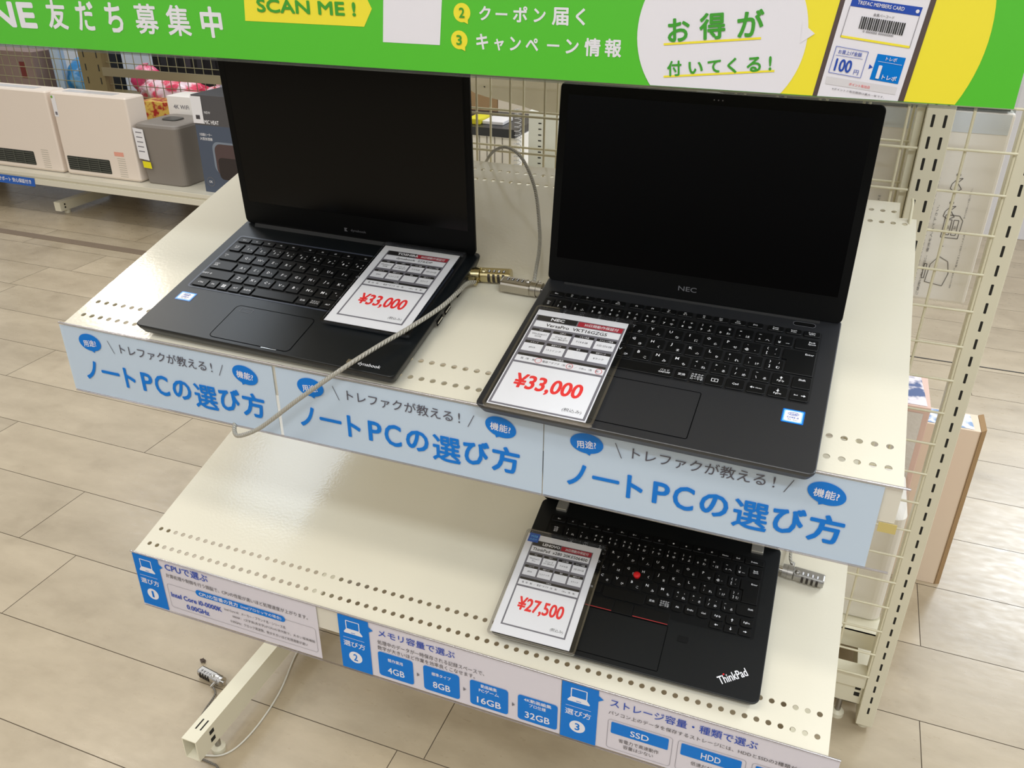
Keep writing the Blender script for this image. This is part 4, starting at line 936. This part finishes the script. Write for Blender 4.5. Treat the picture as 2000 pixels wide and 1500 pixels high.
mb.tube(pts, .0007, clear('coil_plastic', (.8, .82, .86), .5, .1), 5, 0); tag(mb.build('coil_spring'), 'clear plastic coil standing behind the mesh right of the white cases', 'coil')
def exd(e, W, H, D):
    for k in range(12): e.box(-.0085, -.0030, .006+.0098*k-.0009, .006+.0098*k+.0009, 0, .0006, SLOT)
solid('slotted_upright', 'white slotted upright with a column of black dashes behind the mesh', 'upright', .2915, .345, .30, .315, .812, .9160, mat('upright_white', (226, 228, 220), .4), .001, exd)

# white product pack with printed instructions, hanging behind the right mesh
def instr():
    x0, x1, y, z0, z1 = .640, .9950, .085, .7480, 1.010
    o = thing('product_pack', 'white boxed product in a clear bag with battery instructions, behind the slotted posts', 'package', T((x0+x1)/2, y, z0))
    F = T(-(x0+x1)/2, -y, -z0)
    mb = MB(F); mb.box(x0, x1, y, y+.075, z0, z1-.012, WB); b = mb.build('box', o, bevel=.004)
    p = MB(F @ vframe(y)); n = .0006
    p.box(x0, x1-.008, z1-.010, z1-.004, -.07, .001, mat('strap_navy', (38, 42, 60), .5))
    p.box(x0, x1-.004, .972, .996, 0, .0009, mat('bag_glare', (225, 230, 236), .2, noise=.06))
    def vt(t, x, z0_, z1_, w): p.text(t, x, (z0_+z1_)/2, z1_-z0_, w, n+.0006, INKGREY, 0, R(90), 1)
    vt('ご使用になる前に、電池を入れて下さい。', .9345, .755, .880, .0030); vt('電池はアルカリ乾電池をお使い下さい。注意事項があります。', .9275, .752, .915, .0028)
    vt('本体のスイッチを押します。', .9720, .77, .80, .0022); vt('電池を正しい向きに入れます。', .9730, .80, .85, .0022); vt('手でフタをゆっくり回して下さい。', .9680, .865, .905, .0022)
    vt('お手入れの方法', .862, .86, .885, .003); vt('乾電池を使用できます。', .846, .86, .895, .003)
    Lw = .0008
    def poly(q, close=True):
        for i in range(len(q)-(0 if close else 1)): p.line(q[i], q[(i+1) % len(q)], Lw, n+.0006, INKDARK)
    poly([(.946, .838), (.966, .838), (.967, .862), (.962, .868), (.946, .868)]); poly([(.949, .842), (.9545, .842), (.9545, .862), (.949, .862)]); poly([(.957, .842), (.9625, .842), (.9625, .862), (.957, .862)])
    p.text('電池', .9517, .852, .004, .003, n+.0006, INKBLACK, 0, R(90), 1); p.text('電池', .9597, .852, .004, .003, n+.0006, INKBLACK, 0, R(90), 1)
    poly([(.950, .835), (.949, .826), (.952, .826)], False)
    poly([(.940, .775), (.962, .772), (.966, .790), (.962, .806), (.950, .812), (.942, .800)]); poly([(.935, .780), (.938, .780), (.938, .800), (.935, .800)])
    for dz in (0, .036):
        poly(ellipse(.949, .884+dz, .0022, .0022, 12)); poly([(.944, .872+dz), (.949, .879+dz), (.955, .880+dz), (.950, .874+dz), (.956, .866+dz), (.949, .862+dz), (.943, .866+dz)])
    p.build('printed_front', o)
    c = MB(F); c.box(x0-.002, x1+.003, y-.0065, y-.0060, z0-.004, z1+.02, clear('poly_bag', (.99, .99, .99), .03, .15)); c.build('clear_bag', o)
    h = MB(F); h.tube([(.85, .012, 1.060), (.85, .04, 1.050), (.85, y+.03, 1.045), (.85, y+.03, 1.0)], .002, WIRE, 8); h.tube([(.85, y+.03, 1.02), (.85, y+.03, z1-.02)], .002, WIRE, 8, 0); h.build('hook', o)
instr()
# boxes near the floor at the back
def plush(e, W, H, D): e.flat([(-W+.006, .01), (W-.010, .01), (W-.010, H-.012), (-W+.006, H-.012)], .0008, mat('fleece_white', (222, 214, 204), .95, bump=.8, bscale=90, noise=.08))
pk = solid('printed_box', 'red-edged printed box with white fleece in its window, behind the right mesh', 'box', .86, 1.024, .30, .425, .160, .480, mat('pack_pink', (222, 188, 172), .5), .002, plush)
mb = MB(); t_ = mat('pack_print', (70, 92, 140), .35, coltwo=(235, 225, 228), nscale=38); mb.add([(-.078, -.058, .3206), (.076, -.058, .3206), (.070, .056, .3206), (-.078, .056, .3206)], [(0, 1, 2, 3)], t_); mb.build('top_print', pk)
def seam(e, W, H, D): e.line((W-.0012, 0), (W-.0012, H), .0012, .0006, CARTOND)
bx = solid('cardboard_box', 'tall plain cardboard box standing on the floor behind the right post', 'box', 1.000, 1.142, .462, .530, .0, .368, CARTON, .001, seam)
mb = MB(); mb.loft([[(.0715, -.034, 0), (.0800, -.030, 0), (.0800, .034, 0), (.0715, .034, 0)], [(.0715, -.034, .368), (.0800, -.030, .372), (.0800, .034, .372), (.0715, .034, .368)]], CARTOND); mb.build('side_flap', bx)
mb = MB(); mb.add([(-.05, -.030, .3688), (.060, -.030, .3688), (.056, .028, .3688), (-.05, .028, .3688)], [(0, 1, 2, 3)], mat('label_print', (230, 232, 240), .4, coltwo=(120, 150, 190), nscale=55)); mb.build('shipping_label', bx)
mb = MB(); mb.loft([[(.88+.0*i, 0, 0) for i in range(1)]], WB, cap=False) if False else None
wp = thing('wrapped_box', 'white box wrapped in clear film on the rear base shelf behind the mesh', 'box', T(.93, .17, .16))
mb = MB(); mb.prism(rrect(-.075, -.06, .075, .09, .02, 5), .001, .225, WB, .015); mb.build('box', wp)
mb = MB(); mb.prism(rrect(-.078, -.063, .078, .093, .022, 5), .0005, .229, clear('film', (.97, .97, .95), .08, .12), .016); mb.build('film_wrap', wp)
ob = solid('small_carton', 'small orange-brown carton with crumpled white film on top, just above the printed box', 'box', .88, .985, .62, .70, .0, .40, mat('carton_orange', (190, 140, 70), .7), .001)
mb = MB(); 
for k in range(7): mb.sphere((-.02+.012*k+random.uniform(-.005, .005), random.uniform(-.02, .02), .408+random.uniform(0, .012)), .014, mat('film_white', (225, 225, 230), .25, bump=.5, bscale=80), 10, 6, (1, 1, .8))
mb.build('film_scrap', ob)

# ------------------------------------------------------------------ gondola across the aisle, at the left
BG = thing('gondola_frame', 'second shelving frame across the aisle at the left, with wire mesh above the heaters', 'shelving', T(-2.3, 2.2, 0))
def bp_(mb, name, bevel=0):
    o = mb.build(name, BG, bevel=bevel); o.matrix_local = T(2.3, -2.2, 0); return o
OL = mat('post_olive', (122, 108, 70), .5, noise=.1)
for x in (-3.62, -2.705, -1.78, -.9):
    mb = MB(); mb.box(x, x+.14, 2.20, 2.25, .03, 1.6, OL)
    for k in range(24): 
        for c in (.03, .11): mb.box(x+c, x+c+.006, 2.199, 2.201, .1+.06*k, .13+.06*k, SLOT)
    bp_(mb, 'post')
mb = MB(); mb.box(-2.565, -.7, 2.19, 2.20, .562, .600, mat('rail_taupe', (130, 120, 92), .5)); bp_(mb, 'cross_rail')
mb = MB()
WSH = mat('wire_shaded', (140, 134, 100), .5)  # wire colour darkened to olive for the shade on the far mesh
for k in range(18): mb.cyl((-4.2, 2.225, .22+.05*k), (-.7, 2.225, .22+.05*k), .002, WSH, 5)
for k in range(70): mb.cyl((-4.2+.05*k, 2.23, .2), (-4.2+.05*k, 2.23, 1.15), .002, WSH, 5)
bp_(mb, 'mesh_panel')
for x in (-3.52, -2.58, -1.66):
    mb = MB(); mb.box(x, x+.036, 1.752, 2.2, .018, .060, POST)
    for z in (.032, .046): mb.box(x+.0355, x+.0364, 1.775, 1.783, z-.004, z+.004, SLOT)
    bp_(mb, 'base_leg'); mb = MB(); mb.cyl((x+.02, 1.80, 0), (x+.02, 1.80, .02), .014, POST, 12); bp_(mb, 'glide_foot')
bs = thing('base_shelf', 'cream base shelf across the aisle carrying the heaters', 'shelf', T(-2.3, 1.95, .2))
mb = MB(); mb.box(-1.9, 1.6, -.228, .24, -.003, 0, SHELF); mb.build('shelf_plate', bs)
mb = MB(); mb.box(-1.9, 1.6, -.236, -.226, -.018, .0, SHELF); mb.box(-1.9, 1.6, -.232, -.226, -.026, -.018, POST); mb.box(-1.9, 1.6, -.236, -.226, -.052, -.026, SHELF); mb.build('front_lip', bs, bevel=.001)
pf = MB(vframe(1.7130)); pf.prism([(-3.4, .137), (-2.622, .137), (-2.616, .176), (-3.4, .176)], 0, .0008, mat('strip_blue', (25, 95, 190), .4)); pf.text('安心サポート 安心保証付き', -2.76, .1575, .24, .020, .0010, WHITE, .02)
tag(pf.build('price_strip'), 'blue strip with white lettering on the base shelf edge at the far left', 'sign')
HW = mat('heater_white', (240, 226, 212), .38, noise=.03, nscale=5)
VENT = mat('vent_dark', (48, 50, 44), .5); VENT2 = mat('vent_bar', (92, 94, 84), .45)
def heater(x0, label, sticker_red=True):
    x1 = x0+.417; y0, y1 = 1.762, 1.874; H = .358
    o = thing('fan_heater', label, 'heater', T((x0+x1)/2, (y0+y1)/2, .2), 'white fan heaters on the base shelf')
    W, D = .2085, .056
    mb = MB(); rings = []
    for z, i in ((.004, .004), (.012, .0), (H-.006, .0), (H, .004)): rings.append([(x, y, z) for x, y in rrect(-W+i, -D+i, W-i, D-i, .008, 4)])
    mb.loft(rings, HW); mb.build('body', o)
    F = Matrix(((1, 0, 0, 0), (0, 0, -1, -D), (0, 1, 0, 0), (0, 0, 0, 1)))
    v = MB(F); vx0, vx1, vz0, vz1 = -W+.018, W-.155, .024, .086
    v.flat(rrect(vx0, vz0, vx1, vz1, .005, 3), .0006, VENT)
    for k in range(6): z = vz0+.008+.0092*k; v.box(vx0+.004, vx1-.004, z-.0012, z+.0012, .0006, .004, VENT2)
    for k in range(3): x = vx0+(vx1-vx0)*(k+1)/4; v.box(x-.001, x+.001, vz0+.003, vz1-.003, .0006, .0045, VENT2)
    v.build('air_outlet', o)
    s = MB(F)
    if sticker_red: s.flat([(W-.120, .108), (W-.068, .108), (W-.068, .126), (W-.120, .126)], .0006, mat('sticker_pink', (235, 165, 145), .5))
    for k in range(9): s.line((W-.108, .098-.0098*k), (W-.065, .098-.0098*k), .0028, .0006, mat('print_pale', (196, 188, 172), .6))
    s.build('sticker', o); s = MB(F)
    s.flat([(-W+.004, .255), (-W+.028, .255), (-W+.028, .345), (-W+.004, .345)], .0006, WHITE); s.flat(ellipse(-W+.010, .338, .006, .006, 12), .0008, mat('dot_green', (120, 175, 60), .5)); s.flat([(-W+.011, .262), (-W+.023, .262), (-W+.023, .276), (-W+.011, .276)], .0009, TAGGREY)
    s.build('price_tag', o)
    t = MB(); t.box(-W+.04, W-.10, -.022, .022, H+.0002, H+.0016, mat('panel_grey', (206, 204, 204), .25)); t.build('control_panel', o)
    f = MB()
    f.box(-W+.006, W-.006, -D+.004, D-.004, 0, .005, mat('heater_foot', (150, 142, 130), .6)); f.build('base_plate', o)
    return o
heater(-2.456, 'white fan heater with a pink sticker, right one of the two across the aisle'); heater(-2.898, 'white fan heater cut off by the left edge of the photo', False)
GH = mat('grey_plastic', (136, 128, 120), .4, noise=.06, nscale=8)
gh = thing('ceramic_heater', 'grey tub-shaped appliance with a white label and a yellow tag, beside the white heaters', 'appliance', T(-1.912, 1.89, .2))
mb = MB(); mb.loft([[(x, y, z) for x, y in rrect(-.117+i, -.125+i, .112-i, .125-i, .03, 6)] for z, i in ((0, .012), (.006, .008), (.245, .0), (.255, .004), (.258, .012))], GH); mb.build('body', gh)
F = Matrix(((1, 0, 0, 0), (0, 0, -1, -.1252), (0, 1, 0, 0), (0, 0, 0, 1)))
mb = MB(F); mb.flat([(-.110, .110), (-.056, .104), (-.062, .235), (-.116, .240)], .0034, WHITE)
for k in range(5): mb.line((-.104, .222-.02*k), (-.072, .221-.02*k), .004, .0038, TAGGREY)
mb.flat([(-.094, .072), (-.050, .070), (-.052, .098), (-.096, .100)], .0036, mat('tag_yellow', (240, 228, 20), .5)); mb.build('sticker', gh)
mb = MB(); mb.prism(rrect(-.05, -.03, .03, .04, .02, 5), .2582, .264, mat('knob_dark', (70, 68, 64), .4), .002); mb.build('top_panel', gh)
def hb_(e, W, H, D):
    e.flat([(-W, H*.70), (W, H*.70), (W, H), (-W, H)], .0004, mat('pack_charcoal', (84, 82, 84), .4)); e.flat([(-W, 0), (W, 0), (W, H*.70), (-W, H*.70)], .0004, mat('pack_slate', (78, 88, 106), .4))
    e.text('CERAMIC HEAT', -W+.065, H*.735, .11, .016, .0008, WHITE, .02); e.text('大風量ヒーター', -W+.045, H*.605, .062, .012, .0008, WHITE, .01); e.text('大型加湿器', -W+.045, H*.562, .062, .012, .0008, WHITE, .01); e.text('NEW', -W+.070, H*.83, .03, .010, .0008, WHITE, 0)
    e.flat(rrect(-W+.068, .085, W-.01, H*.54, .03, 5), .0006, mat('pack_photo_glow', (128, 138, 152), .4)); e.flat(rrect(-W+.078, .075, W-.01, H*.52, .03, 5), .0008, mat('pack_photo', (84, 66, 66), .35)); e.flat(rrect(-W+.088, .060, W-.01, H*.38, .02, 5), .0010, mat('pack_photo_dark', (46, 38, 38), .35))
    e.ring(ellipse(-W+.034, .045, .020, .020, 20), ellipse(-W+.034, .045, .017, .017, 20), .0008, LEGD); e.text('OK', -W+.034, .045, .018, .010, .0008, LEG, .02)
    e.flat([(-W-.004, .285), (-W+.048, .285), (-W+.048, .392), (-W-.004, .392)], .0020, WHITE); e.flat([(-W+.012, .302), (-W+.032, .302), (-W+.032, .318), (-W+.012, .318)], .0024, INKDARK)
solid('product_box', 'dark slate box printed with a brown heater, beside the left laptop screen', 'box', -1.690, -1.36, 1.760, 1.95, .2, .598, mat('pack_side', (58, 58, 62), .45), .002, hb_)
def wb_(e, W, H, D): e.text('4K WiFi', -W+.075, H-.045, .085, .018, .0006, TAGGREY, .01); e.text('camera', W-.08, H-.035, .07, .010, .0006, TAGGREY, 0)
solid('white_box', 'white box with grey print standing behind the grey appliance', 'box', -2.06, -1.74, 2.03, 2.16, .2, .528, WB, .002, wb_)
solid('red_box', 'red and yellow printed box behind the white heater', 'box', -2.24, -2.075, 2.06, 2.16, .2, .49, mat('pack_red2', (178, 34, 34), .4, coltwo=(225, 190, 90), nscale=34), .002)
# things on the far side of the mesh
def bag(label, c, sc, m, seed, cat='bag', name='plastic_bag'):
    rnd = random.Random(seed); o = thing(name, label, cat, T(*c)); mb = MB(); seg, rg = 28, 16; rings = []
    ph = [rnd.uniform(0, 6.28) for _ in range(6)]
    for j in range(1, rg):
        t = math.pi*j/rg; ring = []
        for i in range(seg):
            a = 2*math.pi*i/seg; q = 1+.10*math.sin(5*a+ph[0]+3*t)+.07*math.sin(9*a+ph[1]-5*t)+.05*math.sin(14*a+ph[2]+7*t)
            ring.append((sc[0]*q*math.sin(t)*math.cos(a), sc[1]*q*math.sin(t)*math.sin(a), sc[2]*(1-math.cos(t)*(1+.05*math.sin(7*a+ph[3])))))
        rings.append(ring)
    mb.loft(rings, m, True, True); mb.build('sack', o)
    k = MB(); k.cyl((0, 0, sc[2]*1.9), (0, 0, sc[2]*2.12), sc[0]*.08, m, 8, sc[0]*.16); k.build('tied_top', o); return o
fs = thing('rear_shelf', 'cream shelf behind the far mesh carrying the bags', 'shelf', T(-2.6, 2.5, .40)); mb = MB(); mb.box(-1.2, 1.1, -.24, .2, -.02, 0, OL); mb.build('shelf_plate', fs)
bag('crumpled pink and white bag behind the far mesh', (-2.36, 2.42, .402), (.19, .10, .068), mat('bag_pink', (240, 70, 105), .25, coltwo=(255, 225, 235), nscale=16, bump=.5, bscale=40), 2)
bag('bright pink bag right of the olive post behind the far mesh', (-2.66, 2.58, .402), (.10, .055, .078), mat('bag_hotpink', (235, 70, 120), .3, coltwo=(250, 180, 200), nscale=12, bump=.5, bscale=40), 3)
bag('red-striped clear bag at the right end behind the far mesh', (-2.08, 2.42, .402), (.08, .08, .055), mat('bag_redwhite', (225, 50, 70), .25, coltwo=(245, 215, 225), nscale=22, bump=.5, bscale=40), 4)
bag('blue translucent bag behind the far mesh left of the olive post', (-2.925, 2.44, .402), (.09, .10, .100), mat('bag_blue', (40, 125, 185), .2, coltwo=(120, 175, 215), nscale=9, bump=.5, bscale=40), 5)
bag('clear grey bag tip just left of the left laptop screen', (-1.93, 2.30, .402), (.055, .04, .080), mat('bag_grey', (150, 145, 158), .2, coltwo=(200, 200, 215), nscale=30, bump=.5, bscale=40), 6)
bag('silvery bag beside the left laptop screen', (-1.77, 2.38, .402), (.07, .05, .075), mat('bag_silver', (190, 205, 220), .2, coltwo=(230, 238, 245), nscale=30, bump=.5, bscale=40), 8)
def lab(e, W, H, D): e.flat([(W-.10, H-.13), (W-.06, H-.13), (W-.06, H-.05), (W-.10, H-.05)], .0008, mat('print_maroon', (110, 40, 35), .5))
solid('brown_carton', 'brown-grey carton behind the far mesh at the top left corner', 'box', -3.75, -3.12, 2.30, 2.45, .40, .630, mat('carton_taupe', (140, 118, 110), .6, noise=.1), .002, lab)
solid('pale_pole', 'pale upright pole behind the far mesh left of the blue bag', 'pole', -3.085, -3.03, 2.38, 2.42, .4005, 1.2, mat('pole_pale', (185, 205, 225), .4), .002)
solid('dark_column', 'dark narrow column beside the pale pole behind the far mesh', 'column', -3.055, -2.985, 2.72, 2.76, .0, 1.2, mat('column_dark', (35, 42, 50), .5), .002)
def shelf_dark(e, W, H, D):
    for k in range(16): e.box(-W+.06+.085*k, -W+.10+.085*k, .50, .86+.03*math.sin(k*2.1), 0, .004, mat('garment_%d' % (k % 3), ((52, 50, 54), (34, 32, 34), (66, 60, 66))[k % 3], .8))
solid('dark_cabinet', 'dark cabinet behind the far mesh left of the left laptop screen', 'cabinet', -2.95, -1.55, 2.95, 3.2, .0, 1.25, mat('cabinet_black', (24, 22, 24), .6), .002, shelf_dark)
solid('pale_block', 'white cabinet far behind the blue bag at the top left', 'cabinet', -4.9, -3.35, 3.3, 3.6, .0, 1.5, mat('block_pale', (215, 225, 240), .4), .003)  # plain block in an even bluish white, filling the far background
solid('display_case', 'pale blurred display case at the top right edge of the photo', 'cabinet', 1.40, 2.4, 3.05, 3.5, .0, 1.3, mat('case_white', (222, 220, 222), .5, noise=.05, nscale=4), .003)
